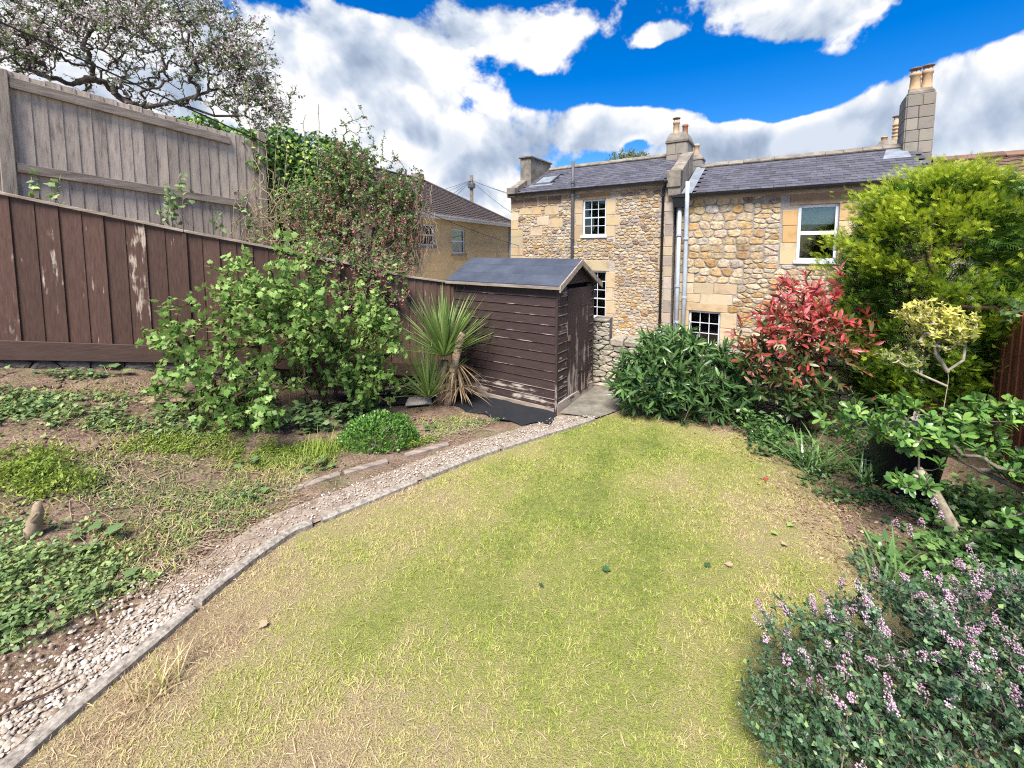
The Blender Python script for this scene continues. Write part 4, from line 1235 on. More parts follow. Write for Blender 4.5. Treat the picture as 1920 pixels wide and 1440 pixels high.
# leaf outlines: x along the leaf, y across, z off the blade
def T_leaf(w=.24, fold=.05, droop=.08):
    V = np.array([(0, 0, 0), (.36, w, fold), (.36, -w, fold), (.5, 0, 0), (1, 0, -droop)])
    return V, np.array([(0, 3, 1), (1, 3, 4), (0, 2, 3), (2, 4, 3)])
def T_ovate(w=.2, fold=.04, droop=.1):
    V = np.array([(0, 0, 0), (.4, w * .7, fold), (.4, -w * .7, fold), (.72, w, fold - droop * .3), (.72, -w, fold - droop * .3), (.6, 0, 0), (.95, w * .45, -droop * .7), (.95, -w * .45, -droop * .7), (1, 0, -droop)])
    return V, np.array([(0, 5, 1), (0, 2, 5), (1, 5, 3), (2, 4, 5), (3, 5, 6), (4, 7, 5), (6, 5, 8), (7, 8, 5)])
def T_long(w=.13, fold=.04, droop=.12):
    V = np.array([(0, 0, 0), (.25, w * .8, fold), (.25, -w * .8, fold), (.3, 0, .01), (.65, w, fold - droop * .3), (.65, -w, fold - droop * .3), (.65, 0, -droop * .3), (1, 0, -droop)])
    return V, np.array([(0, 3, 1), (0, 2, 3), (1, 3, 6), (1, 6, 4), (2, 6, 3), (2, 5, 6), (4, 6, 7), (5, 7, 6)])
def T_lobed(k=1.0):
    P = [(0, 0), (-.08, .28), (.18, .30), (.22, .52), (.48, .36), (.62, .42), (.62, .22), (1.0, 0), (.62, -.22), (.62, -.42), (.48, -.36), (.22, -.52), (.18, -.30), (-.08, -.28)]
    V = [(.35, 0, .03)] + [(x, y * k, -.10 * abs(y) - .12 * max(0, x - .5)) for x, y in P]
    n = len(P)
    return np.array(V), np.array([(0, 1 + i, 1 + (i + 1) % n) for i in range(n)])
def T_ivy():
    P = [(0, 0), (-.05, .34), (.3, .36), (.45, .42), (.55, .2), (1, 0), (.55, -.2), (.45, -.42), (.3, -.36), (-.05, -.34)]
    V = [(.3, 0, .04)] + [(x, y, -.12 * abs(y)) for x, y in P]
    n = len(P)
    return np.array(V), np.array([(0, 1 + i, 1 + (i + 1) % n) for i in range(n)])
def T_blade():
    V = np.array([(0, -.035, 0), (0, .035, 0), (.5, .03, .10), (.5, -.03, .10), (1, 0, .02)])
    return V, np.array([(0, 3, 1), (1, 3, 2), (2, 3, 4)])
def T_petal():
    V = np.array([(0, 0, 0), (.5, .35, .15), (1, 0, .1), (.5, -.35, .15)])
    return V, np.array([(0, 1, 2), (0, 2, 3)])
def T_blob():
    V = np.array([(1, 0, 0), (-1, 0, 0), (0, 1, 0), (0, -1, 0), (0, 0, 1), (0, 0, -1)]) * .5
    return V, np.array([(0, 2, 4), (2, 1, 4), (1, 3, 4), (3, 0, 4), (2, 0, 5), (1, 2, 5), (3, 1, 5), (0, 3, 5)])
def T_spray():
    """flat feathery conifer spray"""
    V, F = [], []
    def bl(x, y, a, l, w):
        b = len(V); c, s = math.cos(a), math.sin(a)
        V.extend([(x - s * -w, y - c * w, 0), (x + s * -w, y + c * w, 0), (x + c * l, y + s * l, -.06 * l)])
        F.append((b, b + 1, b + 2))
    bl(0, 0, 0, 1.0, .03)
    for i, x in enumerate((.1, .30, .5, .7)):
        l = .62 * (1 - x * .5)
        for sg in (1, -1):
            bl(x + .05 * (sg > 0), 0, sg * .62, l, .028)
            if i < 2: bl(x + l * .42, sg * l * .30, sg * .22, l * .55, .024)
    V = np.array(V); V[:, 2] += .05 * np.sin(V[:, 0] * 3)
    return V, np.array(F)

def leaves(name, mat, parent, pos, axis, nrm, size, tint, tpl, kind=None, tipl=0.0, width=None):
    """many leaves as one mesh"""
    TV, TF = tpl
    pos, axis = np.asarray(pos, float), unit(np.asarray(axis, float))
    n = len(pos)
    nrm = np.asarray(nrm, float)
    c = unit(nrm - axis * np.sum(nrm * axis, 1, keepdims=True) + 1e-6)
    b = np.cross(c, axis)
    size = np.broadcast_to(np.asarray(size, float), (n,))
    wd = np.ones(n) if width is None else width
    V = pos[:, None, :] + size[:, None, None] * (TV[None, :, 0:1] * axis[:, None, :] + TV[None, :, 1:2] * wd[:, None, None] * b[:, None, :] + TV[None, :, 2:3] * c[:, None, :])
    F = TF[None] + (np.arange(n) * len(TV))[:, None, None]
    t = np.clip(np.asarray(tint, float)[:, None] + tipl * (TV[None, :, 0] - .5), 0, 1)
    me = np_mesh(name, V.reshape(-1, 3), F.reshape(-1, TF.shape[1]), t.ravel())
    return link(name, me, mat, parent, kind=kind)

def tubes(name, mat, parent, A, B, ra, rb, sides=4):
    A, B = np.asarray(A, float), np.asarray(B, float)
    t = unit(B - A)
    ref = np.where(np.abs(t[:, 2:3]) > .9, np.array([[1., 0, 0]]), np.array([[0, 0, 1.]]))
    u = unit(np.cross(t, ref)); w = np.cross(t, u)
    ang = np.arange(sides) * 2 * math.pi / sides
    ring = np.cos(ang)[None, :, None] * u[:, None, :] + np.sin(ang)[None, :, None] * w[:, None, :]
    ext = t * np.minimum(ra, rb)[:, None] * .5
    V = np.concatenate([(A - ext)[:, None, :] + ring * ra[:, None, None], (B + ext)[:, None, :] + ring * rb[:, None, None]], 1)
    k = np.arange(sides); k2 = (k + 1) % sides
    f = np.stack([k, k2, sides + k2, sides + k], 1)
    F = f[None] + (np.arange(len(A)) * 2 * sides)[:, None, None]
    me = np_mesh(name, V.reshape(-1, 3), F.reshape(-1, 4), smooth=True)
    return link(name, me, mat, parent)

def skeleton(roots, pts, rng, seg=3, wob=.10, r_tip=.003, power=.42, rmax=.05, rise=0.0):
    """branches grown from the root polylines to every point; returns nodes, parents, radii, tip ids"""
    nodes, par = [], []
    for poly in roots:
        last = -1
        for p in poly:
            nodes.append(np.array(p, float)); par.append(last); last = len(nodes) - 1
    base = np.mean([np.array(p[0], float) for p in roots], 0)
    pts = np.asarray(pts, float)
    pts = pts[np.argsort(np.linalg.norm(pts - base, axis=1))]
    arr = np.zeros((len(nodes) + len(pts) * seg + 5, 3)); arr[:len(nodes)] = nodes
    d0 = np.zeros(len(arr)); d0[:len(nodes)] = np.linalg.norm(arr[:len(nodes)] - base, axis=1)
    n = len(nodes); tips = []
    for p in pts:
        dp = np.linalg.norm(p - base)
        dd = np.linalg.norm(arr[:n] - p, axis=1) + np.where(d0[:n] > dp, 1.0, 0) * .5
        j = int(np.argmin(dd)); q = arr[j]; L = np.linalg.norm(p - q)
        side = rng.normal(size=3) * wob * L
        side[2] -= rise * L
        last = j
        for k in range(1, seg + 1):
            t = k / seg
            x = q + (p - q) * t + side * math.sin(math.pi * t) * (1 if k < seg else 0) + (rng.normal(size=3) * wob * .25 * L if k < seg else 0)
            arr[n] = x; d0[n] = np.linalg.norm(x - base); par.append(last); last = n; n += 1
        tips.append(last)
    nodes = arr[:n]; par = np.array(par)
    cnt = np.zeros(n); cnt[tips] = 1
    for i in range(n - 1, -1, -1):
        if par[i] >= 0: cnt[par[i]] += cnt[i]
    rad = np.minimum(r_tip * np.maximum(cnt, 1) ** power, rmax)
    return nodes, par, rad, np.array(tips)

def branches(name, mat, parent, sk, sides=4):
    nodes, par, rad, tips = sk
    i = np.where(par >= 0)[0]
    return tubes(name, mat, parent, nodes[par[i]], nodes[i], np.minimum(rad[par[i]], rad[i] * 1.6), rad[i], sides)

def blob_pts(n, ells, rng, shell=.55, lumps=.18):
    """points in a union of ellipsoids, denser to the outside, uneven outline"""
    out = []
    vol = np.array([e[1][0] * e[1][1] * e[1][2] for e in ells]) ** (2 / 3)
    for (c, r), m in zip(ells, rng.multinomial(n, vol / vol.sum())):
        d = rnd_dirs(m, rng)
        k = rng.uniform(shell ** 3, 1, m) ** (1 / 3)
        k = k * (1 + lumps * (np.sin(d[:, 0] * 5 + d[:, 2] * 4 + c[0] * 9) * .5 + np.sin(d[:, 1] * 7 - d[:, 2] * 6 + c[1] * 5) * .5))
        out.append(np.array(c) + d * np.array(r) * k[:, None])
    return np.concatenate(out)

def tip_dirs(sk):
    nodes, par, rad, tips = sk
    return unit(nodes[tips] - nodes[par[tips]])

def whorl(pos, d, k, rng, open_=(.5, 1.1), along=.0):
    """k leaves set round each shoot: positions, axes, normals"""
    n = len(pos)
    d = unit(d)
    ref = np.where(np.abs(d[:, 2:3]) > .9, np.array([[1., 0, 0]]), np.array([[0, 0, 1.]]))
    u = unit(np.cross(d, ref)); w = np.cross(d, u)
    P, A, Nn = [], [], []
    a0 = rng.uniform(0, 6.28, n)
    for i in range(k):
        a = a0 + i * 2.399 + rng.normal(0, .2, n)
        th = rng.uniform(open_[0], open_[1], n)
        rad = np.cos(a)[:, None] * u + np.sin(a)[:, None] * w
        ax = d * np.cos(th)[:, None] + rad * np.sin(th)[:, None]
        P.append(pos - d * (along * i / max(k - 1, 1)) * rng.uniform(.8, 1.2, n)[:, None]); A.append(ax)
        Nn.append(d * np.sin(th)[:, None] - rad * np.cos(th)[:, None] + np.array([0, 0, .35]))
    return np.concatenate(P), np.concatenate(A), np.concatenate(Nn)

def shrub(name, label, loc, roots, pts, rng, bark, leaf_mat, tpl, k, size, open_=(.5, 1.1), along=.06, seg=3, wob=.1, r_tip=.003, rmax=.03, tint=None, part='foliage', rise=0.0, cat='shrub', width=None, group=None):
    t = thing(name, label, cat, loc, 0, group)
    sk = skeleton(roots, pts, rng, seg, wob, r_tip, .42, rmax, rise)
    branches('stems', bark, t, sk)
    tp = sk[0][sk[3]]; td = tip_dirs(sk)
    P, A, Nn = whorl(tp, td, k, rng, open_, along)
    n = len(P)
    tn = rng.uniform(0, 1, n) if tint is None else tint(P, rng)
    leaves(part, leaf_mat, t, P, A, Nn, rng.uniform(*size, n), tn, tpl, width=width)
    return t, sk, tp, td

# leaf materials (tint 0..1 runs through the ramp)
mat_leaf('leaf_currant', [(0, (0.081, 0.161, 0.034)), (.5, (0.186, 0.322, 0.075)), (1, (0.360, 0.506, 0.149))], .5, .35)
mat_leaf('leaf_dark', [(0, (0.037, 0.080, 0.026)), (.6, (0.084, 0.176, 0.048)), (1, (0.185, 0.304, 0.080))], .35, .15, .5)
mat_leaf('leaf_ivy', [(0, (0.032, 0.068, 0.018)), (.5, (0.079, 0.165, 0.033)), (.8, (0.205, 0.315, 0.045)), (1, (0.378, 0.465, 0.075))], .4, .2)
mat_leaf('leaf_ribes', [(0, (.075, .14, .045)), (.4, (.14, .23, .07)), (.7, (.22, .33, .10)), (1, (.36, .43, .16))], .55, .3)
mat_leaf('flower_ribes', [(0, (.46, .10, .15)), (.5, (.62, .20, .25)), (.8, (.68, .34, .34)), (1, (.60, .40, .34))], .6, .3)
mat_leaf('leaf_apple', [(0, (0.079, 0.105, 0.053)), (.5, (0.142, 0.195, 0.083)), (1, (0.268, 0.345, 0.135))], .55, .3)
mat_leaf('flower_apple', [(0, (0.529, 0.356, 0.425)), (.5, (0.736, 0.598, 0.655)), (1, (0.850, 0.805, 0.828))], .6, .35)
mat_leaf('leaf_weed', [(0, (.075, .13, .05)), (.45, (.145, .23, .085)), (.75, (.23, .32, .115)), (1, (.36, .42, .15))], .5, .3)
mat_leaf('leaf_lime', [(0, (0.100, 0.163, 0.025)), (.5, (0.213, 0.300, 0.044)), (1, (0.388, 0.463, 0.075))], .5, .35)
mat_leaf('leaf_box', [(0, (0.043, 0.115, 0.020)), (.5, (0.092, 0.216, 0.034)), (1, (0.198, 0.365, 0.061))], .4, .25, .45)
mat_leaf('leaf_laurel', [(0, (0.043, 0.095, 0.030)), (.5, (0.099, 0.189, 0.054)), (.85, (0.184, 0.284, 0.095)), (1, (0.354, 0.392, 0.176))], .28, .15, .5)
mat_leaf('leaf_photinia', [(0, (.05, .105, .03)), (.30, (.12, .18, .05)), (.44, (.24, .16, .07)), (.57, (.40, .08, .06)), (.82, (.52, .07, .075)), (1, (.64, .20, .19))], .35, .3, .5)
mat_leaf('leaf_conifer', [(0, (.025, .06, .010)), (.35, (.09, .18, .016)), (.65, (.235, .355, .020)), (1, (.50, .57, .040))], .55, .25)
mat_leaf('leaf_yellow', [(0, (0.120, 0.180, 0.042)), (.45, (0.288, 0.336, 0.072)), (.7, (0.552, 0.516, 0.084)), (1, (0.744, 0.696, 0.192))], .45, .35)
mat_leaf('leaf_choisya', [(0, (0.044, 0.120, 0.030)), (.5, (0.107, 0.228, 0.048)), (1, (0.252, 0.408, 0.072))], .33, .25, .5)
mat_leaf('leaf_ceanothus', [(0, (.045, .095, .05)), (.5, (.095, .18, .085)), (.85, (.17, .28, .125)), (1, (.30, .40, .12))], .4, .2, .4)
mat_leaf('flower_ceanothus', [(0, (.42, .24, .31)), (.5, (.56, .38, .46)), (.9, (.66, .50, .56)), (1, (.30, .32, .66))], .7, .2)
mat_leaf('leaf_palm', [(0, (0.075, 0.144, 0.037)), (.5, (0.163, 0.263, 0.069)), (1, (0.338, 0.425, 0.138))], .4, .25, .45)
mat_leaf('leaf_dead', [(0, (0.143, 0.088, 0.050)), (.5, (0.308, 0.209, 0.121)), (1, (0.528, 0.407, 0.264))], .8, .2, .2)
mat_leaf('grass_blade', [(0, (.19, .27, .045)), (.22, (.31, .385, .065)), (.42, (.43, .47, .095)), (.6, (.54, .49, .19)), (.8, (.64, .51, .31)), (1, (.47, .33, .205))], .6, .3, .25)
def mat_turf():
    """thatch under the blades: follows the turf's own green and dry patches"""
    m, n = new_mat('lawn_turf')
    v, w = coords(n)
    t = n('ShaderNodeAttribute', attribute_name='tint').outputs['Fac']
    t = n.math('ADD', t, n.math('MULTIPLY', n.math('SUBTRACT', n.noise(v, 22, 5, 0.7), 0.5), 0.9))
    c = n.ramp(t, [(0.05, (0.19, 0.23, 0.055)), (0.3, (0.31, 0.32, 0.09)), (0.55, (0.40, 0.35, 0.145)), (0.8, (0.44, 0.335, 0.20)), (1, (0.30, 0.21, 0.13))])
    finish(n, c, 0.95, n.noise(v, 120, 3, 0.7), 1.0, 0.03, 0.15)
mat_turf()
mat_leaf('pebble', [(0, (.17, .125, .09)), (.35, (.31, .25, .195)), (.7, (.44, .385, .325)), (1, (.60, .555, .50))], .85, 0, .3)
mat_leaf('clod', [(0, (.085, .058, .041)), (.5, (.18, .125, .09)), (1, (.30, .225, .165))], .95, 0, .1)

GOLD = 2.399

def count_tris():
    t = sum(len(o.data.loops) - 2 * len(o.data.polygons) for o in SC.objects if o.type == 'MESH')
    print('TRIS', t, 'OBJ', len(SC.objects))

# ------------------------------------------------------------------ lawn grass
def build_grass():
    """mown, patchy turf: small tufts that share a colour, with loose straw lying over them"""
    rng = np.random.default_rng(11)
    def field(P):
        big = lump(P, 1.1, 31); mid = lump(P, 4.2, 32); fine = lump(P, 13, 33)
        dk = -seg_dist(P, KERB)
        green = np.exp(-((P[:, 0] - .6 - (P[:, 1] - 3) * .12) / 1.3) ** 2) * .50 + np.exp(-((P[:, 1] - 4.6) / 1.2) ** 2) * .18
        s = .66 - green * .66 + big * .13 + mid * .17 + fine * .12 + .20 * np.exp(-dk / .5) + .10 * np.clip((2.4 - P[:, 1]) / 1.2, 0, 1)
        for cx, cy, r, a in ((-.05, 1.75, .30, .22), (-1.35, 2.0, .22, -.25), (-.95, 2.3, .3, -.22), (-.9, 1.55, .2, .25), (.3, 2.2, .2, .15), (1.6, 3.9, .3, .12), (.9, 4.4, .25, -.14), (-.5, 3.6, .3, .15), (.2, 4.5, .2, .15)):
            s = s + a * np.exp(-((P[:, 0] - cx) ** 2 + (P[:, 1] - cy) ** 2) / r ** 2)
        return s
    me = bpy.data.objects['lawn'].data
    co = np.array([v.co[:2] for v in me.vertices])
    at = me.attributes.new('tint', 'FLOAT', 'POINT')
    at.data.foreach_set('value', np.clip(field(co), 0, 1).astype(np.float32))
    me.materials[0] = MATS['lawn_turf']
    n = 60000
    P = np.stack([rng.uniform(-2.3, 3.1, n), .9 + (5.75 - .9) * rng.uniform(0, 1, n) ** 1.35], 1)
    edge = np.abs(seg_dist(P, np.array(RIGHT_EDGE)))
    ins = inside(P, LAWN)
    keep = (ins & (rng.uniform(0, 1, n) < np.clip(edge / .40, .14, 1))) | (~ins & (edge < .3) & (rng.uniform(0, 1, n) < .2) & (P[:, 0] > 0))
    P = P[keep]
    cov = lump(P, 2.3, 21) * .5 + lump(P, 9, 22) * .5
    P = P[rng.uniform(0, 1, len(P)) < np.clip(.92 + .5 * cov, .4, 1)]
    s = np.clip(field(P) + rng.normal(0, .13, len(P)), 0, 1)
    far = np.clip((P[:, 1] - 1.5) / 4, 0, 1)
    k = 5
    T = np.repeat(P, k, 0); st = np.repeat(s, k); fr = np.repeat(far, k)
    m = len(T)
    lean = np.repeat(rng.normal(0, .35, (len(P), 2)), k, 0)
    d = rng.normal(0, .75, (m, 2)) + lean
    ax = np.column_stack([d, rng.uniform(.35, 1.0, m)])
    pos = np.column_stack([T + rng.normal(0, .012, (m, 2)), np.full(m, .011)])
    nr = np.column_stack([-d, np.full(m, .6)]) + rng.normal(0, .3, (m, 3))
    size = rng.uniform(.012, .029, m) * (1 + .35 * np.repeat(lump(P, 7, 91), k))
    tint = np.clip(st + rng.normal(0, .11, m), 0, 1)
    wd = rng.uniform(1.0, 2.0, m) * (1 + .6 * fr)
    # loose straw
    q = 15000
    Q = np.stack([rng.uniform(-2.2, 2.8, q), .9 + 4.7 * rng.uniform(0, 1, q) ** 1.6], 1); Q = Q[inside(Q, LAWN)]
    sq = field(Q); Q = Q[rng.uniform(0, 1, len(Q)) < np.clip(sq * 1.1, .1, 1)]; q = len(Q)
    a = rng.uniform(0, 6.28, q)
    pos = np.vstack([pos, np.column_stack([Q, rng.uniform(.016, .03, q)])])
    ax = np.vstack([ax, np.column_stack([np.cos(a), np.sin(a), rng.normal(.05, .15, q)])])
    nr = np.vstack([nr, np.column_stack([rng.normal(0, .3, (q, 2)), np.ones(q)])])
    size = np.concatenate([size, rng.uniform(.02, .055, q)]); tint = np.concatenate([tint, np.clip(rng.normal(.78, .12, q), 0, 1)]); wd = np.concatenate([wd, rng.uniform(.6, 1.1, q)])
    o = leaves('lawn_grass', 'grass_blade', None, pos, ax, nr, size, tint, T_blade(), kind='stuff', width=wd)
    o['label'] = 'short dry yellow green grass covering the lawn'; o['category'] = 'grass'
build_grass()

def tuft(name, label, cat, x, y, n, ln, mat, rng, spread=.05, open_=(.1, .8), tint=(0, 1), z=None, wid=1.0, group=None, droop=1.0, parts='blades'):
    """a tuft of long arching blades, each blade a curved strip"""
    z = hz(x, y) if z is None else z
    t = thing(name, label, cat, (x, y, z), 0, group)
    V, F, T = [], [], []
    for i in range(n):
        a = rng.uniform(0, 6.28); th = rng.uniform(*open_); L = rng.uniform(*ln); w = wid * rng.uniform(.7, 1.2)
        d = Vector((math.cos(a) * math.sin(th), math.sin(a) * math.sin(th), math.cos(th)))
        p = Vector((rng.normal(0, spread), rng.normal(0, spread), 0)); side = Vector((-math.sin(a), math.cos(a), 0))
        tt = rng.uniform(*tint); b = len(V); m = 7
        for k in range(m + 1):
            u = k / m
            ww = w * (1 - .25 * u) * (1 - u ** 4) + .0004
            up = d.cross(side)
            V += [tuple(p - side * ww), tuple(p + side * ww + Vector((0, 0, 0))), ]
            T += [tt + .12 * u] * 2
            p = p + d * (L / m)
            d = (d + Vector((0, 0, -.10 * droop * (.3 + u) * rng.uniform(.6, 1.4)))).normalized()
        for k in range(m): F.append((b + 2 * k, b + 2 * k + 1, b + 2 * k + 3, b + 2 * k + 2))
    me = np_mesh(parts, np.array(V), np.array(F), np.clip(T, 0, 1))
    link(parts, me, mat, t)
    return t

def build_gravel():
    rng = np.random.default_rng(5)
    G = np.concatenate([offset_line(KERB, .03), [(.85, 5.40), (.62, 5.42), (.30, 5.2)], offset_line(KERB, .42)[::-1][3:]])
    n = 90000
    P = np.stack([rng.uniform(-2.75, 1.1, n), .9 + rng.uniform(0, 1, n) ** 1.3 * 4.6], 1)
    dk = seg_dist(P, KERB)
    dens = np.where(P[:, 1] < 2.6, .60, .40 - .03 * (P[:, 1] - 2.6))
    thin = np.clip(1.15 - dk / dens, 0, 1) * np.clip(.75 + .9 * lump(P, 3.1, 8), .12, 1)
    mid = np.exp(-((P[:, 1] - 3.2) / .45) ** 2) * .45
    k = (dk > .035) & (rng.uniform(0, 1, n) < thin * (1 - mid)) & (P[:, 1] < 5.38)
    P = P[k]; P = P[:19000]
    n = len(P)
    dk = dk[k][:n]
    size = rng.gamma(4, .0032, n) + .007
    size = np.minimum(size, .04) * np.where(P[:, 1] < 2.6, 1.0, .8)
    # pebble: squashed irregular octahedra with a bevelled ring
    TV = np.array([(1, 0, 0), (.7, .62, .1), (0, .95, 0), (-.7, .6, -.05), (-1, 0, .05), (-.6, -.7, 0), (0, -.9, .1), (.7, -.6, 0),
                   (.5, .1, .55), (0, .5, .6), (-.5, 0, .55), (0, -.45, .6), (0, 0, -.6)]) * .5
    TF = np.array([(0, 1, 8), (1, 9, 8), (1, 2, 9), (2, 3, 9), (3, 10, 9), (3, 4, 10), (4, 5, 10), (5, 11, 10), (5, 6, 11), (6, 7, 11), (7, 8, 11), (7, 0, 8), (8, 9, 10), (8, 10, 11)])
    a = rng.uniform(0, 6.28, n)
    ax = np.stack([np.cos(a), np.sin(a), rng.normal(0, .25, n)], 1)
    nr = rng.normal(0, .3, (n, 3)); nr[:, 2] += 1
    pos = np.column_stack([P, height(P) + .016 + rng.uniform(0, .012, n)])
    tint = np.clip(rng.normal(.5, .24, n) - .25 * np.clip(dk - .3, 0, 1), 0, 1)
    o = leaves('gravel', 'pebble', None, pos, ax, nr, size, tint, (TV, TF), kind='stuff', width=rng.uniform(.6, 1.1, n))
    o['label'] = 'pale cream gravel stones along the kerb'; o['category'] = 'gravel'
build_gravel()

def scatter(ells, n, rng, jit=.3):
    """ground points in soft ellipses (x, y, rx, ry, angle)"""
    out = []
    ar = np.array([e[2] * e[3] for e in ells])
    for (x, y, rx, ry, an), m in zip(ells, rng.multinomial(n, ar / ar.sum())):
        r = np.sqrt(rng.uniform(0, 1, m)) * (1 + rng.normal(0, .12, m)); a = rng.uniform(0, 6.28, m)
        u, v = r * np.cos(a) * rx, r * np.sin(a) * ry
        out.append(np.stack([x + u * math.cos(an) - v * math.sin(an), y + u * math.sin(an) + v * math.cos(an)], 1))
    P = np.concatenate(out)
    return P[rng.uniform(0, 1, len(P)) < np.clip(.55 + .8 * lump(P, 5.5, 51) + .5 * lump(P, 15, 52), .03, 1)]

def cover(name, label, mat, ells, n, size, tpl, rng, hgt=(.0, .06), el=(.0, .6), tint=(0, 1), cat='weeds', width=None):
    P = scatter(ells, n, rng)
    ok = seg_dist(P, KERB) > .12
    if ells[0][0] > 0: ok = np.ones(len(P), bool)
    P = P[ok]
    n = len(P)
    a = rng.uniform(0, 6.28, n); e = rng.uniform(*el, n)
    ax = np.stack([np.cos(a) * np.cos(e), np.sin(a) * np.cos(e), np.sin(e)], 1)
    nr = rng.normal(0, .45, (n, 3)); nr[:, 2] += 1
    hh = rng.uniform(*hgt, n) * np.clip(.6 + .6 * lump(P, 7, 61), .2, 1.3)
    pos = np.column_stack([P, np.maximum(height(P), 0) + .008 + hh])
    tn = np.clip(rng.uniform(*tint, n) + lump(P, 6, 71) * .15, 0, 1)
    o = leaves(name, mat, None, pos, ax, nr, rng.uniform(*size, n), tn, tpl, kind='stuff')
    o['label'] = label; o['category'] = cat
    return o

def build_ground_cover():
    rng = np.random.default_rng(23)
    cover('bindweed_leaves', 'dark green leafy weeds spreading over the upper bed', 'leaf_weed',
          [(-4.3, 3.95, .75, .35, .5), (-3.75, 4.15, .55, .22, .4), (-3.3, 4.35, .4, .2, .3), (-4.9, 3.7, .5, .4, .6), (-4.9, 4.45, .45, .10, .55), (-3.5, 4.75, .5, .16, .55)], 6200, (.02, .055), T_ivy(), rng, (.0, .07), tint=(.1, .95))
    cover('chickweed_mat', 'light green mat of small weeds below the currant bush', 'leaf_lime',
          [(-3.0, 4.15, .55, .28, .3), (-2.35, 4.15, .5, .22, .3), (-3.4, 3.9, .3, .16, .5), (-2.1, 4.35, .4, .14, .3), (-1.2, 4.55, .4, .08, .5)], 22000, (.010, .026), T_leaf(.35), rng, (.0, .045), tint=(0, .8))
    cover('cleavers', 'bright yellow green weeds sprawling over the soil', 'leaf_lime',
          [(-3.75, 3.15, .42, .16, .25), (-4.1, 3.3, .4, .2, .3)], 5200, (.02, .045), T_leaf(.2), rng, (.0, .16), (.1, 1.2), (.15, 1))
    cover('strawberry_leaves', 'green strawberry leaves in front of the broken stump', 'leaf_weed',
          [(-3.0, 2.45, .42, .26, .5), (-3.35, 2.7, .4, .22, .5), (-2.72, 2.28, .26, .18, .6), (-3.35, 2.2, .45, .3, .4), (-2.45, 2.55, .14, .08, .6)], 7500, (.018, .045), T_leaf(.36, .07), rng, (.0, .12), (.0, .8), (.4, 1))
    cover('bed_weeds', 'scattered small green weeds on bare brown soil', 'leaf_weed',
          [(-2.7, 3.2, .75, .55, .6), (-3.4, 3.35, .7, .35, .4), (-1.3, 4.9, .8, .3, .5), (-.6, 5.05, .5, .16, .5), (-2.3, 3.55, .35, .15, .6), (-3.8, 4.6, .6, .12, .5)], 15000, (.010, .03), T_leaf(.3), rng, (.0, .03), tint=(.2, 1))
    cover('border_ground_cover', 'dark ivy and weeds covering the right border soil', 'leaf_dark',
          [(2.9, 2.75, .5, .3, .3), (3.3, 2.6, .5, .45, .3), (2.65, 2.35, .4, .3, .8), (3.35, 3.1, .3, .14, .3), (2.75, 4.55, .3, .14, 1.2), (3.2, 4.4, .4, .5, 0), (3.5, 3.3, .5, .5, 0), (4.0, 3.3, .6, .5, 0), (3.3, 5.0, .8, .3, -.4), (3.9, 2.8, .5, .5, 0), (2.95, 3.7, .25, .3, 0)], 12000, (.02, .055), T_ivy(), rng, (.0, .10), tint=(0, .85))
    cover('border_undergrowth', 'leafy green undergrowth filling the border below the glossy shrub', 'leaf_dark',
          [(3.2, 2.75, .45, .35, .3), (3.7, 2.6, .5, .4, .3), (2.75, 2.55, .3, .3, .6), (3.9, 3.2, .4, .4, 0), (3.1, 4.45, .35, .3, 0), (3.75, 4.2, .3, .4, 0), (2.9, 4.75, .3, .12, -.5)], 5200, (.035, .08), T_leaf(.3), rng, (.02, .34), (-.2, .9), (.2, 1), 'plants')
    cover('bed_grass', 'thin green and straw grass growing over the bed', 'grass_blade',
          [(-3.0, 3.4, 1.2, .7, .5), (-4.0, 4.1, 1.1, .5, .5), (-1.3, 4.85, 1.0, .3, .5), (-2.8, 2.6, .6, .4, .6), (-2.2, 3.9, .5, .2, .5)], 15000, (.03, .085), T_blade(), rng, (.0, .01), (.1, 1.2), (.0, .85), 'grass')
    # nettle and leafy growth under the currant and along the fence foot
    cover('undergrowth', 'broad dark leaves growing under the currant bush', 'leaf_weed',
          [(-2.6, 4.75, .55, .22, .3), (-2.2, 5.2, .5, .25, .3), (-3.4, 4.9, .5, .14, .5), (-1.9, 6.2, .5, .1, .5), (-1.5, 6.3, .3, .15, .5)], 2600, (.05, .10), T_ivy(), rng, (.02, .30), (-.3, .5), (0, .55))
    # dry litter: clippings, twigs, dead leaves
    cover('leaf_litter', 'dry brown leaf litter and twigs scattered on the bed', 'leaf_dead',
          [(-2.6, 3.3, .9, .5, .6), (-3.6, 4.45, .6, .2, .5), (-1.0, 4.95, .8, .25, .5), (-2.0, 3.4, .4, .18, .8), (-3.6, 3.6, .8, .4, .5), (-2.6, 2.7, .5, .2, .8)], 9000, (.01, .045), T_long(.10), rng, (.0, .015), (-.1, .15), (0, 1), 'litter')
    cover('leaf_litter', 'dry brown leaf litter on the border soil by the black tub', 'leaf_dead',
          [(2.65, 3.7, .35, .35, 0), (2.9, 3.2, .5, .4, .5), (2.7, 4.5, .4, .3, .8), (2.6, 2.6, .4, .4, 0), (2.0, 5.3, .7, .18, -.5), (3.3, 3.6, .6, .6, 0), (3.2, 4.6, .6, .4, 0), (2.45, 3.2, .35, .5, 0)], 9000, (.012, .05), T_leaf(.22), rng, (.0, .015), (-.1, .2), (0, .9), 'litter')
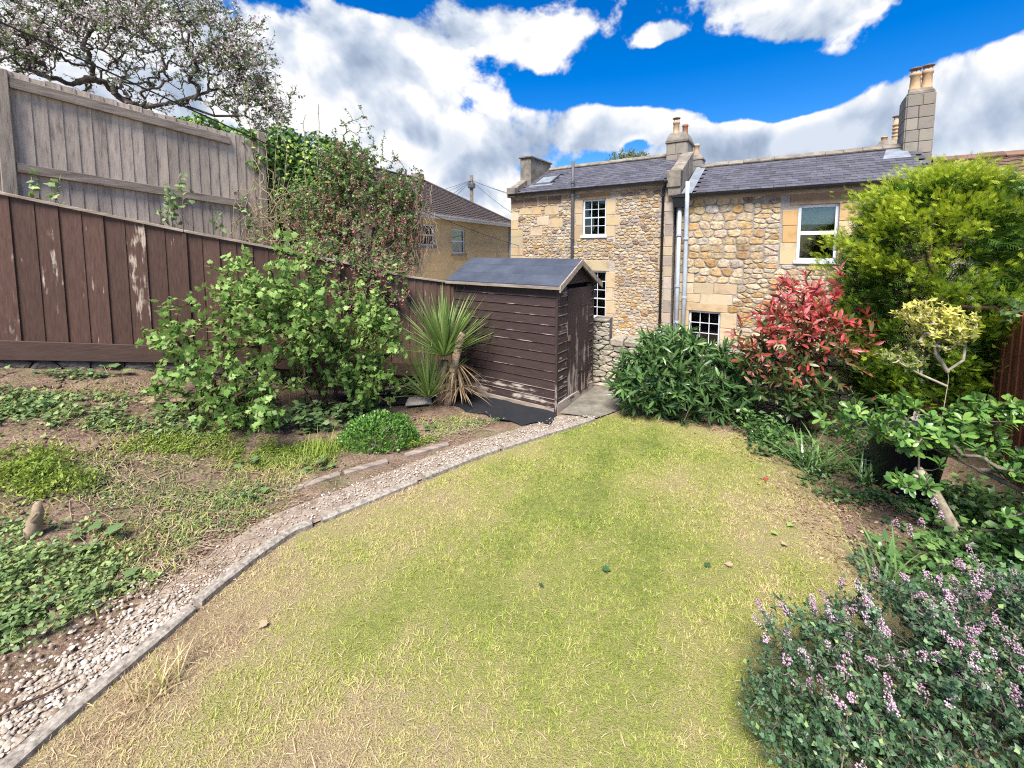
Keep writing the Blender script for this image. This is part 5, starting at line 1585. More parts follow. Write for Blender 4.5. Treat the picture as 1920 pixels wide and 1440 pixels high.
    # clods and crumbs of earth
    for nm, lab, ells, n in (('soil_crumbs', 'clods and crumbs of brown earth on the sloping bed', [(-3.0, 3.4, 1.4, .8, .5), (-4.2, 4.2, 1.2, .5, .55), (-1.4, 5.0, 1.2, .5, .5), (-2.7, 2.7, .7, .5, .6), (-3.8, 4.6, 1.0, .25, .55)], 9000),
                             ('border_crumbs', 'crumbs of dark earth on the border beside the lawn', [(3.0, 3.6, .7, .8, 0), (2.9, 4.6, .7, .5, -.4), (3.2, 2.7, .7, .6, 0)], 5000)):
        P = scatter(ells, n, rng); P = P[(seg_dist(P, KERB) > .2) | (P[:, 0] > 2)]; k = len(P)
        me_o = leaves(nm, 'clod', None, np.column_stack([P, np.maximum(height(P), 0) + .004]), np.column_stack([rng.normal(0, 1, (k, 2)), rng.normal(0, .2, k)]), np.tile([0, 0, 1.], (k, 1)) + rng.normal(0, .4, (k, 3)), rng.gamma(2.2, .006, k) + .006, rng.uniform(0, 1, k), T_blob(), kind='stuff', width=rng.uniform(.6, 1.2, k))
        me_o['label'] = lab; me_o['category'] = 'soil'
    # straw stalks and cut stems lying about
    m = []
    A, B = [], []
    for i in range(800):
        e = [(-2.6, 3.3, .9, .45), (-3.5, 3.6, .8, .5), (-3.7, 4.5, .5, .18), (-1.0, 4.9, .7, .25), (-2.2, 2.7, .4, .3)][i % 5]
        x, y = e[0] + rng.normal(0, .5) * e[2], e[1] + rng.normal(0, .5) * e[3]
        if float(seg_dist(np.array([[x, y]]), KERB)[0]) < .1: continue
        a = rng.uniform(0, 6.28); L = rng.uniform(.05, .28) * (2 if rng.uniform() < .1 else 1); c = rng.normal(0, .5); p = np.array([x, y])
        for k in range(4):
            q = p + np.array([math.cos(a), math.sin(a)]) * L / 4
            A.append((*p, hz(*p) + .015)); B.append((*q, hz(*q) + .015 + rng.uniform(0, .012))); p = q; a += c * .4
    o = tubes('cut_stalks', 'dry_stem', None, A, B, np.full(len(A), .0028), np.full(len(A), .0024), 4)
    o['kind'] = 'stuff'; o['label'] = 'dry cut stalks strewn across the bed'; o['category'] = 'stalks'
build_ground_cover()

def build_small_ground_things():
    rng = np.random.default_rng(31)
    # loose leaves lying on the lawn
    spots = [(-1.43, 2.30, 'tan', .055, 'curled tan dead leaf on the lawn beside the kerb'), (-1.62, 1.52, 'tan', .10, 'big orange brown dead leaf by the kerb at the lawn front'),
             (.62, 2.72, 'dark', .06, 'dark green leaf scrap in the middle of the lawn'), (.17, 2.58, 'dark', .04, 'small dark leaf lying on the mid lawn grass'),
             (1.52, 2.74, 'tan', .05, 'shrivelled brown leaf near the border on the lawn'), (1.36, 2.73, 'dark', .05, 'dark curled leaf beside the shrivelled brown leaf'),
             (2.0, 3.08, 'green', .05, 'pale green fallen leaf on the lawn edge'), (2.22, 3.18, 'green', .06, 'pale green lobed leaf fallen near the border litter'), (2.02, 2.95, 'pink', .05, 'pinkish dead leaf on the lawn near the border'),
             (2.42, 3.86, 'red', .05, 'bright red fallen leaf at the border edge')]
    for x, y, c, s, lab in spots:
        TV, TF = T_lobed()
        V = TV.copy() * s; V[:, 2] = np.abs(TV[:, 1]) * s * .35 + .016
        me = np_mesh('fallen_leaf', V, TF, np.full(len(V), {'tan': .75, 'dark': .15, 'green': .9, 'pink': .9, 'red': .7}[c]))
        link('fallen_leaf', me, {'tan': 'leaf_dead', 'dark': 'leaf_dark', 'green': 'leaf_currant', 'pink': 'leaf_dead', 'red': 'leaf_photinia'}[c], label=lab, cat='leaf', loc=(x, y, .015), rot=(rng.normal(0, .2), rng.normal(0, .2), rng.uniform(0, 6)), group='fallen leaves on the lawn')
    # broken stump
    m = MB().tube([(0, 0, -.03), (.01, .0, .08), (.035, .01, .17), (.05, .0, .25)], [.05, .045, .038, .02], 9)
    m.tube([(.02, 0, .1), (.06, -.02, .15), (.075, -.02, .19)], [.025, .022, .012], 7)
    link('broken_stump', m.mesh('broken_stump', 0, True, .006), 'dry_stem', label='pale broken stump sticking out of the weeds', cat='stump', loc=(-3.33, 2.78, hz(-3.33, 2.78)))
    m = MB().tube([(-.13, 0, .03), (-.05, .012, .028), (.04, -.006, .034), (.14, .02, .03)], [.004, .006, .006, .003], 7)
    link('dark_twig', m.mesh('dark_twig', 0, True, .001), 'red_bark', label='short dark twig lying on the gravel near the kerb', cat='twig', loc=(-2.30, 1.86, .014), rot=(0, 0, .7))
    # broad leaved weed plants
    for i, (x, y, k, s, lab) in enumerate([(-2.95, 2.80, 9, .10, 'broad leaved dock weed beside the broken stump'), (-1.95, 4.03, 14, .09, 'leafy weed with broad leaves at the end of the timber edging'), (-2.3, 3.55, 7, .08, 'young broad leaved weed on the bare soil'),
                                        (-4.62, 4.72, 6, .13, 'large round leaf weed growing against the brown fence'), (-2.55, 3.95, 9, .08, 'blue green weed rosette in front of the chickweed'), (-1.0, 5.0, 10, .07, 'light green weed by the foot of the cabbage palm'),
                                        (-2.62, 2.52, 8, .10, 'upright green weed at the gravel edge'), (2.72, 4.35, 16, .07, 'blue green weed clump under the photinia')]):
        z = hz(x, y)
        t = thing('weed_plant', lab, 'weed', (x, y, z), 0, 'broad leaved weeds')
        a = np.arange(k) * GOLD + rng.uniform(0, 6); el = rng.uniform(.2, 1.1, k)
        st = np.stack([np.cos(a) * np.cos(el), np.sin(a) * np.cos(el), np.sin(el)], 1)
        L = rng.uniform(.6, 1.3, k)[:, None] * s
        tubes('stems', 'red_bark' if i % 3 else 'dry_stem', t, np.zeros((k, 3)), st * L, np.full(k, .003), np.full(k, .002))
        ax = st.copy(); ax[:, 2] *= .2
        leaves('leaves', 'leaf_weed', t, st * L, ax, np.tile([0, 0, 1.], (k, 1)) + rng.normal(0, .25, (k, 3)), rng.uniform(.7, 1.2, k) * s, rng.uniform(.25, .7, k), T_ivy())
    tuft('grass_tuft', 'pale straw grass tuft growing against the kerb', 'grass tuft', -1.78, 1.92, 70, (.08, .2), 'grass_blade', rng, .045, (.1, 1.0), (.45, .9), .015, .003, 'grass tufts')
    tuft('grass_tuft', 'dry straw grass clump in the lawn front', 'grass tuft', -.85, 1.50, 60, (.05, .1), 'grass_blade', rng, .06, (.6, 1.5), (.7, .95), .015, .0025, 'grass tufts')
    tuft('grass_tuft', 'green grass tuft beside the round green mound', 'grass tuft', -2.0, 4.25, 150, (.1, .26), 'grass_blade', rng, .13, (.1, .9), (0, .3), None, .003, 'grass tufts')
    tuft('strappy_plant', 'clump of arching strap leaves under the photinia', 'plant', 3.02, 4.05, 60, (.35, .6), 'leaf_laurel', rng, .07, (.2, 1.1), (.2, .8), 0, .009, 'strap leaved clumps', 1.6)
    tuft('strappy_plant', 'strap leaved clump beside the black planter tub', 'plant', 3.32, 3.78, 40, (.3, .5), 'leaf_laurel', rng, .05, (.3, 1.2), (.1, .7), 0, .009, 'strap leaved clumps', 1.6)
    tuft('strappy_plant', 'strap leaved clump behind the lilac flowered bush', 'plant', 2.45, 2.55, 34, (.25, .5), 'leaf_laurel', rng, .05, (.2, 1.1), (.2, .8), 0, .008, 'strap leaved clumps', 1.4)
build_small_ground_things()

# ------------------------------------------------------------------ shrubs, left side
def build_currant():
    rng = np.random.default_rng(41)
    for (x, y, lab, ells, n, k, sz) in [
        (-3.1, 4.72, 'pale green blackcurrant bush with lobed leaves in front of the brown fence',
         [((-.45, -.15, .62), (.55, .45, .55)), ((.05, -.3, .45), (.55, .4, .45)), ((.3, .0, .95), (.6, .45, .65)), ((-.1, .1, 1.25), (.5, .35, .45)), ((-.62, -.1, 1.05), (.25, .2, .4)), ((.45, -.5, .2), (.4, .25, .2)), ((.0, .1, 1.6), (.22, .2, .35)), ((.5, .1, 1.5), (.35, .3, .3)), ((.85, 0, 1.1), (.35, .3, .4))], 660, 4, (.04, .092)),
        (-2.42, 5.35, 'leggy currant bush with flower strings between the blackcurrant and the cabbage palm',
         [((-.1, 0, .95), (.65, .45, .6)), ((.4, .05, .85), (.6, .4, .55)), ((-.2, -.1, 1.35), (.5, .35, .45)), ((.65, .1, 1.2), (.35, .3, .35)), ((.55, -.1, .5), (.35, .3, .35)), ((-.5, 0, 1.5), (.3, .3, .35)), ((.75, .1, .95), (.25, .25, .3)), ((.7, -.1, .4), (.3, .25, .3))], 800, 4, (.045, .085))]:
        z = hz(x, y)
        roots = []
        for i in range(11):
            a = i * GOLD; r = rng.uniform(.15, .45)
            q = np.array([math.cos(a) * r, math.sin(a) * r, rng.uniform(.4, .75)])
            roots.append([(math.cos(a) * .06, math.sin(a) * .06, -.05), tuple(q * .5 + rng.normal(0, .03, 3)), tuple(q)])
        pts = blob_pts(n, ells, rng, .2, .42)
        pts = pts[pts[:, 2] > .08]
        tall = []
        for q in range(15):
            cx, h = (rng.uniform(-.45, .95), rng.uniform(1.75, 2.25)) if x < -3 else (rng.uniform(-.5, .6), rng.uniform(1.5, 1.95))
            lx, cy = rng.normal(0, .18), rng.normal(.05, .15)
            for u in np.linspace(.55, 1, 7): tall.append((cx + lx * (u - .5) * 2, cy, h * u))
        pts = np.vstack([pts, tall])
        fr = lambda P, r: np.clip(.22 + .55 * r.uniform(0, 1, len(P)) + .22 * np.clip(P[:, 2] - .5, -1, 1) + np.where(r.uniform(0, 1, len(P)) < .08, .4, 0), 0, 1)
        t, sk, tp, td = shrub('currant_bush', lab, (x, y, z), roots, pts, rng, 'red_bark', 'leaf_currant', T_lobed(), k, sz, (.7, 1.5), .12, 3, .14, .003, .014, fr, group='currant bushes')
        # flower strings
        m = len(tp); sel = rng.permutation(m)[:int(m * (.35 if x < -3 else .8))]
        P, T = [], []
        for i in sel:
            L = rng.integers(5, 10)
            for j in range(L): P.append(tp[i] + np.array([rng.normal(0, .006), rng.normal(0, .006), -.012 * j])); T.append(rng.uniform(.4, 1))
        P = np.array(P)
        leaves('flowers', 'leaf_lime', t, P, rnd_dirs(len(P), rng), rnd_dirs(len(P), rng), rng.uniform(.007, .013, len(P)), T, T_blob())
build_currant()

def build_mound():
    rng = np.random.default_rng(43)
    t = thing('green_mound', 'low round mound of bright glossy green leaves by the gravel', 'shrub', (-1.52, 4.62, 0))
    n = 5200
    d = rnd_dirs(n, rng); d[:, 2] = np.abs(d[:, 2])
    r = np.array([.44, .30, .33]); k = rng.uniform(.8, 1.03, n) * (1 + .06 * np.sin(d[:, 0] * 9 + d[:, 1] * 7))
    P = d * r * k[:, None] + np.where(d[:, :1] > 0, np.array([[.0, .05, 0]]), 0)
    a = rnd_dirs(n, rng) * .7 + d * .6 + np.array([0, 0, .4])
    leaves('foliage', 'leaf_box', t, P, a, d + rng.normal(0, .4, (n, 3)), rng.uniform(.022, .042, n), np.clip(rng.normal(.5, .25, n), 0, 1), T_leaf(.3))
    pts = d[:160] * r * .85
    sk = skeleton([[(0, 0, -.03), (0, 0, .08)]], pts, rng, 2, .1, .002, .4, .012)
    branches('stems', 'bark', t, sk)
build_mound()

def build_palm():
    rng = np.random.default_rng(47)
    x, y = -.90, 5.86
    t = thing('cabbage_palm', 'spiky cabbage palm with cut trunk and dead skirt beside the shed', 'palm', (x, y, 0))
    # leaning cut trunk and a shorter live one
    m = MB().tube([(.0, -.02, -.05), (.03, -.02, .3), (.10, -.03, .62), (.17, -.03, .92), (.215, -.03, 1.03)], [.085, .068, .06, .055, .05], 12)
    link('cut_trunk', m.mesh('cut_trunk', 0, True, .006), 'palm_trunk', t)
    m = MB().tube([(-.10, .03, -.05), (-.12, .03, .35), (-.06, .04, .62)], [.09, .075, .06], 12)
    link('trunk', m.mesh('trunk', 0, True, .006), 'palm_trunk', t)
    def rosette(c, n, L, th, tint, mat, nm, wd=.014, droop=1.0, lean=(0, 0, 0)):
        V, F, T = [], [], []
        for i in range(n):
            a = i * GOLD + rng.normal(0, .1); q = rng.uniform(*th); l = rng.uniform(*L)
            d = Vector((math.cos(a) * math.sin(q) + lean[0], math.sin(a) * math.sin(q) + lean[1], math.cos(q))).normalized()
            p = Vector(c) + d * .03; side = d.cross(Vector((0, 0, 1)))
            side = side.normalized() if side.length > 1e-3 else Vector((1, 0, 0))
            tt = rng.uniform(*tint); b = len(V); mm = 8
            for k in range(mm + 1):
                u = k / mm; w = wd * (1 - .1 * u) * (1 - u ** 3) * (.6 + .4 * min(1, u * 6)) + .0005
                up = side.cross(d)
                V += [tuple(p - side * w + up * w * .35), tuple(p), tuple(p + side * w + up * w * .35)]
                T += [tt, tt + .1, tt]
                p = p + d * (l / mm); d = (d + Vector((0, 0, -.055 * droop * (.2 + u * 1.3)))).normalized()
            for k in range(mm):
                for h in (0, 1): F.append((b + 3 * k + h, b + 3 * k + h + 1, b + 3 * k + h + 4, b + 3 * k + h + 3))
        link(nm, np_mesh(nm, np.array(V), np.array(F), np.clip(T, 0, 1)), mat, t)
    rosette((-.06, .02, .68), 200, (.7, 1.05), (.08, 1.25), (.25, .9), 'leaf_palm', 'upper_fronds', .015, .55)
    rosette((-.26, -.16, .15), 95, (.55, .9), (.1, 1.15), (.2, .8), 'leaf_palm', 'lower_fronds', .011, .9, (-.1, -.1, 0))
    rosette((.10, .06, .60), 60, (.4, .6), (2.0, 2.9), (.05, .7), 'leaf_dead', 'dead_fronds', .010, 1.8, (.25, -.05, 0))
    rosette((.15, .02, .25), 45, (.3, .55), (1.2, 1.9), (.05, .7), 'leaf_dead', 'dead_skirt', .008, 1.6, (.3, -.1, 0))
build_palm()

def build_ribes():
    rng = np.random.default_rng(53)
    x, y = -2.75, 7.35
    z0 = hz(x, y)
    t = thing('flowering_currant', 'large flowering currant with hanging pink flower clusters behind the brown fence', 'shrub', (x, y, z0))
    e = lambda cx, cy, cz, a, b, c: ((cx - x, cy - y, cz - z0), (a, b, c))
    ells = [e(-2.5, 7.25, 2.6, .75, .55, .75), e(-3.1, 7.3, 2.5, .5, .5, .7), e(-2.0, 7.25, 2.4, .45, .45, .65), e(-2.6, 7.3, 3.3, .6, .45, .5), e(-2.1, 7.35, 3.1, .45, .4, .4),
            e(-2.35, 6.5, 1.85, .65, .35, .45), e(-3.0, 6.45, 2.1, .45, .35, .35), e(-1.9, 6.6, 1.7, .35, .3, .4), e(-2.3, 6.3, 1.5, .4, .2, .25), e(-2.9, 7.4, 3.55, .5, .4, .45), e(-1.85, 7.35, 2.8, .35, .35, .55), e(-3.4, 7.2, 2.9, .4, .4, .5), e(-2.95, 5.98, 2.1, .5, .22, .3), e(-2.45, 6.2, 1.8, .5, .22, .4), e(-1.9, 7.35, 3.2, .42, .35, .4), e(-2.8, 7.4, 3.8, .5, .35, .35)]
    pts = blob_pts(2700, ells, rng, .45, .25)
    tall = []
    for cx, h in ((-2.85, 4.55), (-2.65, 4.7), (-2.45, 4.35), (-2.2, 4.2), (-3.0, 4.25), (-1.75, 3.6), (-2.05, 3.9), (-2.75, 4.4), (-2.55, 4.5), (-3.15, 4.1), (-2.35, 4.1), (-1.9, 3.75), (-2.95, 4.4), (-3.3, 3.9)):
        for q in np.linspace(3.3, h, 7): tall.append((cx - x + rng.normal(0, .03), rng.normal(0, .1), q - z0))
    pts = np.vstack([pts, tall])
    roots = [[(math.cos(i) * .1, math.sin(i) * .1, -.1), (math.cos(i) * .2, math.sin(i) * .15, .5), (math.cos(i) * .4, math.sin(i) * .2, 1.0)] for i in range(7)]
    sk = skeleton(roots, pts, rng, 3, .08, .003, .4, .02)
    branches('stems', 'bark', t, sk)
    tp, td = sk[0][sk[3]], tip_dirs(sk)
    P, A, Nn = whorl(tp, td + np.array([0, 0, .3]), 8, rng, (.6, 1.5), .14)
    n = len(P)
    leaves('foliage', 'leaf_ribes', t, P, A, Nn, rng.uniform(.03, .06, n), np.clip(rng.normal(.45, .24, n), 0, 1), T_leaf(.42, .04, .1))
    # hanging pink racemes, thickest towards the garden and low down
    w = np.clip(1.35 - (tp[:, 2] + z0 - 1.6) / 2.4, .2, 1)
    sel = np.where(rng.uniform(0, 1, len(tp)) < w * .7)[0]
    P, T = [], []
    for i in sel:
        tt = rng.uniform(0, .9)
        for j in range(11):
            P.append(tp[i] + np.array([rng.normal(0, .014), rng.normal(0, .012), -.012 * j + .01])); T.append(np.clip(tt + rng.normal(0, .15), 0, 1))
    P = np.array(P); n = len(P)
    leaves('flowers', 'flower_ribes', t, P, rnd_dirs(n, rng) + np.array([0, 0, -.5]), rnd_dirs(n, rng), rng.uniform(.018, .036, n), T, T_petal())
    # dry vine stems hanging at its right edge
    t2 = thing('dry_vine', 'dry tan vine stems hanging at the edge of the flowering currant', 'vine', (-1.6, 7.4, hz(-1.6, 7.4)))
    A, B = [], []
    for i in range(95):
        p = np.array([rng.normal(-.05, .13), rng.normal(0, .1), rng.uniform(1.2, 2.1)])
        for k in range(9):
            q = p + np.array([rng.normal(0, .035), rng.normal(0, .03), -rng.uniform(.05, .14)])
            A.append(p); B.append(q); p = q
            if p[2] < .3: break
    A, B = np.array(A), np.array(B)
    z = hz(-1.6, 7.4)
    A[:, 2] += 1.35 - z; B[:, 2] += 1.35 - z
    tubes('stems', 'dry_stem', t2, A, B, np.full(len(A), .0042), np.full(len(A), .0038), 3)
build_ribes()

def build_ivy():
    rng = np.random.default_rng(59)
    x, y = -4.35, 8.2
    z0 = hz(x, y)
    t = thing('ivy', 'dense ivy mass climbing over the end of the grey fence', 'ivy', (x, y, z0))
    e = lambda cx, cy, cz, a, b, c: ((cx - x, cy - y, cz - z0), (a, b, c))
    ells = [e(-4.25, 8.2, 3.3, .5, .4, 1.1), e(-3.85, 8.2, 3.2, .5, .4, .95), e(-3.4, 8.0, 2.9, .5, .4, .8), e(-4.4, 8.3, 4.2, .4, .35, .4), e(-5.0, 7.75, 4.2, .45, .25, .22), e(-5.4, 7.4, 4.35, .4, .2, .14), e(-4.7, 7.9, 3.9, .35, .3, .45), e(-3.75, 8.3, 3.95, .5, .4, .5), e(-3.2, 8.2, 3.6, .5, .4, .5)]
    P = blob_pts(11500, ells, rng, .7, .22)
    P = P[P[:, 2] > -.2]
    n = len(P)
    cs = np.array([el[0] for el in ells])
    c = cs[np.argmin(np.linalg.norm(P[:, None] - cs[None], axis=2), axis=1)]
    out = unit(P - c)
    ax = unit(rnd_dirs(n, rng) * .6 + np.array([0, 0, -.7]) + out * .2)
    leaves('foliage', 'leaf_ivy', t, P, ax, out + np.array([0, -.2, .4]) + rng.normal(0, .3, (n, 3)), rng.uniform(.05, .10, n), np.clip(rng.normal(.42, .3, n), 0, 1), T_ivy())
    sk = skeleton([[(0, 0, -.1), (0, 0, .6), (0, 0, 1.2)], [(.6, -.1, -.1), (.5, 0, .8)]], P[::40] * np.array([1, 1, .9]), rng, 3, .1, .004, .4, .03)
    branches('stems', 'bark', t, sk)
    # bare climbing stems in front of the fence end
    t2 = thing('bare_climber', 'bare tangled climber stems over the grey fence end post', 'climber', (-4.5, 7.5, hz(-4.5, 7.5)))
    zb = hz(-4.5, 7.5); A, B = [], []
    for i in range(64):
        p = np.array([rng.uniform(-.75, .8), rng.normal(0, .1), rng.uniform(1.9, 2.5) - zb]); a = rng.normal(0, .25); up = rng.uniform(.10, .17)
        for k in range(int(rng.uniform(5, 16))):
            a += rng.normal(0, .3); q = p + np.array([math.sin(a) * up, rng.normal(0, .02), math.cos(a) * up * rng.uniform(.5, 1)])
            A.append(p); B.append(q); p = q
    for cx, h in ((.15, 5.5), (.42, 5.1), (-.1, 5.0), (.75, 4.6), (.3, 4.7), (.95, 4.75)):
        p = np.array([cx, .2, 2.2 - zb])
        while p[2] < h - zb:
            q = p + np.array([rng.normal(0, .02), rng.normal(0, .02), .16]); A.append(p); B.append(q); p = q
    tubes('stems', 'dry_stem', t2, A, B, np.full(len(A), .006), np.full(len(A), .005), 4)
    A = np.array(A); sel = A[rng.permutation(len(A))[:420]]; n = len(sel)
    leaves('leaves', 'leaf_ribes', t2, sel, rnd_dirs(n, rng), rnd_dirs(n, rng) + np.array([0, 0, 1]), rng.uniform(.04, .09, n), rng.uniform(.3, 1, n), T_leaf(.3))
    # leafy sprouts along the top of the brown fence, each a plant of its own
    for (cx, cy, h), which in zip(((-5.35, 4.85, 3.0), (-5.2, 4.95, 2.95), (-4.55, 5.35, 2.85), (-4.4, 5.45, 2.95), (-4.3, 5.5, 3.15), (-4.2, 5.55, 2.75), (-3.95, 5.75, 2.65), (-3.8, 5.8, 2.85), (-3.6, 5.95, 2.6)), ('first', 'second', 'third', 'fourth', 'tall fifth', 'sixth', 'seventh', 'eighth', 'ninth')):
        zb = hz(cx, cy)
        t3 = thing('leafy_shoot', which + ' leafy shoot from the left between the brown and grey fences', 'plant', (cx, cy, zb), 0, 'leafy shoots between the fences')
        p = np.array([0, 0, -.02]); P, A2, A, B = [], [], [], []
        while p[2] < h - zb:
            q = p + np.array([rng.normal(0, .02), rng.normal(0, .015), .07]); A.append(p); B.append(q); p = q
            if p[2] > h - zb - .4:
                for k in range(3): P.append(p + rng.normal(0, .03, 3)); A2.append(rnd_dirs(1, rng)[0])
        tubes('stem', 'dry_stem', t3, A, B, np.full(len(A), .004), np.full(len(A), .0035), 4)
        n = len(P); leaves('leaves', 'leaf_weed', t3, P, A2, np.tile([0, -.4, 1.], (n, 1)) + rng.normal(0, .4, (n, 3)), rng.uniform(.05, .10, n), rng.uniform(.3, .9, n), T_ivy())
build_ivy()

def build_apple():
    rng = np.random.default_rng(61)
    x, y = -7.1, 8.1
    z0 = hz(x, y) if hz(x, y) > 0 else 2.2
    t = thing('apple_tree', 'old apple tree in pink blossom reaching over the grey fence', 'tree', (x, y, z0))
    e = lambda cx, cy, cz, a, b, c: ((cx - x, cy - y, cz - z0), (a, b, c))
    ells = [e(-6.4, 8.2, 6.2, 1.3, 1.0, 1.2), e(-7.6, 7.8, 6.0, 1.2, 1.0, 1.1), e(-5.4, 8.4, 5.4, .8, .7, .75), e(-8.6, 7.4, 6.3, 1.0, .9, 1.1), e(-5.6, 8.3, 6.3, .6, .6, .6), e(-6.6, 8.0, 5.2, .9, .6, .45), e(-8.3, 7.2, 5.5, .8, .6, .45), e(-4.75, 8.5, 4.75, .4, .4, .5), e(-7.2, 8.2, 7.1, 1.3, 1, .8), e(-5.0, 8.4, 5.9, .5, .5, .8), e(-4.7, 8.5, 5.2, .4, .4, .4), e(-9.3, 7.2, 6.0, .8, .7, 1.2)]
    V = lambda *p: [(a - x, b - y, c - z0) for a, b, c in p]
    roots = [V((x, y, z0 - .2), (-7.05, 8.1, 3.4), (-6.95, 8.05, 4.3), (-6.85, 8.0, 4.8)),
             V((-6.95, 8.05, 4.4), (-7.5, 7.6, 4.75), (-7.95, 7.3, 4.85), (-8.1, 7.15, 4.95), (-7.75, 7.1, 5.1), (-7.45, 7.05, 5.05), (-7.40, 7.0, 5.35), (-7.2, 7.0, 5.5), (-6.95, 7.1, 5.45), (-6.6, 7.3, 5.7)),
             V((-8.1, 7.15, 4.95), (-8.5, 6.9, 5.2), (-9.0, 6.8, 5.4)),
             V((-6.85, 8.0, 4.8), (-6.6, 8.0, 5.2), (-6.45, 8.05, 5.6), (-6.5, 8.1, 6.1)),
             V((-6.85, 8.0, 4.8), (-6.3, 8.15, 4.95), (-5.8, 8.3, 5.2), (-5.3, 8.4, 5.35)),
             V((-6.9, 8.0, 4.7), (-7.1, 7.9, 5.2), (-7.0, 7.85, 5.7), (-7.3, 7.8, 6.2)),
             V((-6.3, 8.15, 4.95), (-5.7, 8.3, 4.75), (-5.2, 8.45, 4.8))]
    pts = blob_pts(1700, ells, rng, .2, .2)
    sk = skeleton(roots, pts, rng, 4, .13, .004, .38, .06)
    branches('trunk', 'apple_bark', t, sk, 5)
    nodes, par, rad, tips = sk
    tp, td = nodes[tips], tip_dirs(sk)
    # side twigs
    k = 3200
    i = rng.integers(len(nodes) // 6, len(nodes), k)
    d = unit(rnd_dirs(k, rng) + np.array([0, 0, .5])); L = rng.uniform(.08, .26, k)
    tubes('twigs', 'apple_bark', t, nodes[i], nodes[i] + d * L[:, None], np.full(k, .0045), np.full(k, .003), 3)
    allp = np.vstack([tp, nodes[i] + d * L[:, None], nodes[i] + d * L[:, None] * .5]); alld = np.vstack([td, d, d])
    P, A, Nn = whorl(allp, alld, 2, rng, (.5, 1.3), .05)
    n = len(P)
    leaves('crown', 'leaf_apple', t, P, A, Nn + np.array([0, 0, .5]), rng.uniform(.045, .085, n), np.clip(rng.normal(.6, .26, n), 0, 1), T_leaf(.3))
    sel = allp[rng.permutation(len(allp))[:1700]]
    sel = np.repeat(sel, 11, 0) + rng.normal(0, .042, (len(sel) * 11, 3)); n = len(sel)
    leaves('blossom', 'flower_apple', t, sel, rnd_dirs(n, rng), rnd_dirs(n, rng), rng.uniform(.028, .052, n), np.clip(rng.normal(.5, .3, n), 0, 1), T_petal())
build_apple()

# ------------------------------------------------------------------ shrubs, right side
def build_laurel():
    rng = np.random.default_rng(67)
    ells = [((0, 0, .62), (.85, .42, .50)), ((-.5, -.05, .45), (.5, .38, .38)), ((.5, -.1, .45), (.5, .4, .38)), ((.1, -.25, .3), (.7, .3, .28)), ((-.1, .1, .9), (.4, .3, .32)), ((-.62, .0, .62), (.3, .25, .25))]
    pts = blob_pts(560, ells, rng, .55, .2); pts = pts[pts[:, 2] > .06]
    roots = [[(math.cos(i) * .1, math.sin(i) * .08, -.05), (math.cos(i) * .3, math.sin(i) * .15, .35)] for i in range(7)]
    tn = lambda P, r: np.clip(.36 + r.normal(0, .2, len(P)) + .22 * np.clip(P[:, 2] - .7, -.5, .6), 0, 1)
    shrub('laurel_bush', 'broad dark green laurel bush with long glossy leaves at the lawn end', (2.28, 5.48, 0), roots, pts, rng, 'bark', 'leaf_laurel', T_long(.10), 9, (.11, .20), (.15, .95), .12, 3, .1, .004, .02, tn)
build_laurel()

def build_photinia():
    rng = np.random.default_rng(71)
    x, y = 3.45, 4.98
    ells = [((0, 0, 1.25), (.55, .42, .5)), ((-.28, -.05, 1.0), (.42, .35, .45)), ((.28, -.05, 1.0), (.42, .35, .42)), ((.05, .05, 1.6), (.36, .3, .36)), ((-.1, -.15, .6), (.55, .3, .3)), ((.15, -.25, .42), (.5, .25, .2)), ((-.45, 0, .85), (.28, .25, .25)), ((.52, -.1, 1.2), (.25, .25, .28))]
    pts = blob_pts(450, ells, rng, .4, .28); pts = pts[pts[:, 2] > .1]
    pts = np.vstack([pts, [(.35, -.1, 1.95), (.34, -.1, 1.75), (.7, -.1, 1.45)]])
    roots = [[(math.cos(i) * .06, math.sin(i) * .05, -.05), (math.cos(i) * .12, math.sin(i) * .1, .45), (math.cos(i) * .22, math.sin(i) * .15, .85)] for i in range(5)]
    def tn(P, r):
        n = len(P); m = n // 8
        inner = np.arange(n) // m          # leaf order along the shoot: outer first
        red = .60 + .40 * np.clip((P[:, 2] - .95) / .6, -1, 1) - .07 * inner
        return np.clip(red + r.normal(0, .13, n), 0, 1)
    shrub('photinia_bush', 'photinia bush with bright red young leaves in front of the cottage', (x, y, 0), roots, pts, rng, 'red_bark', 'leaf_photinia', T_long(.15), 8, (.07, .14), (.3, 1.3), .10, 3, .1, .0035, .016, tn)
build_photinia()

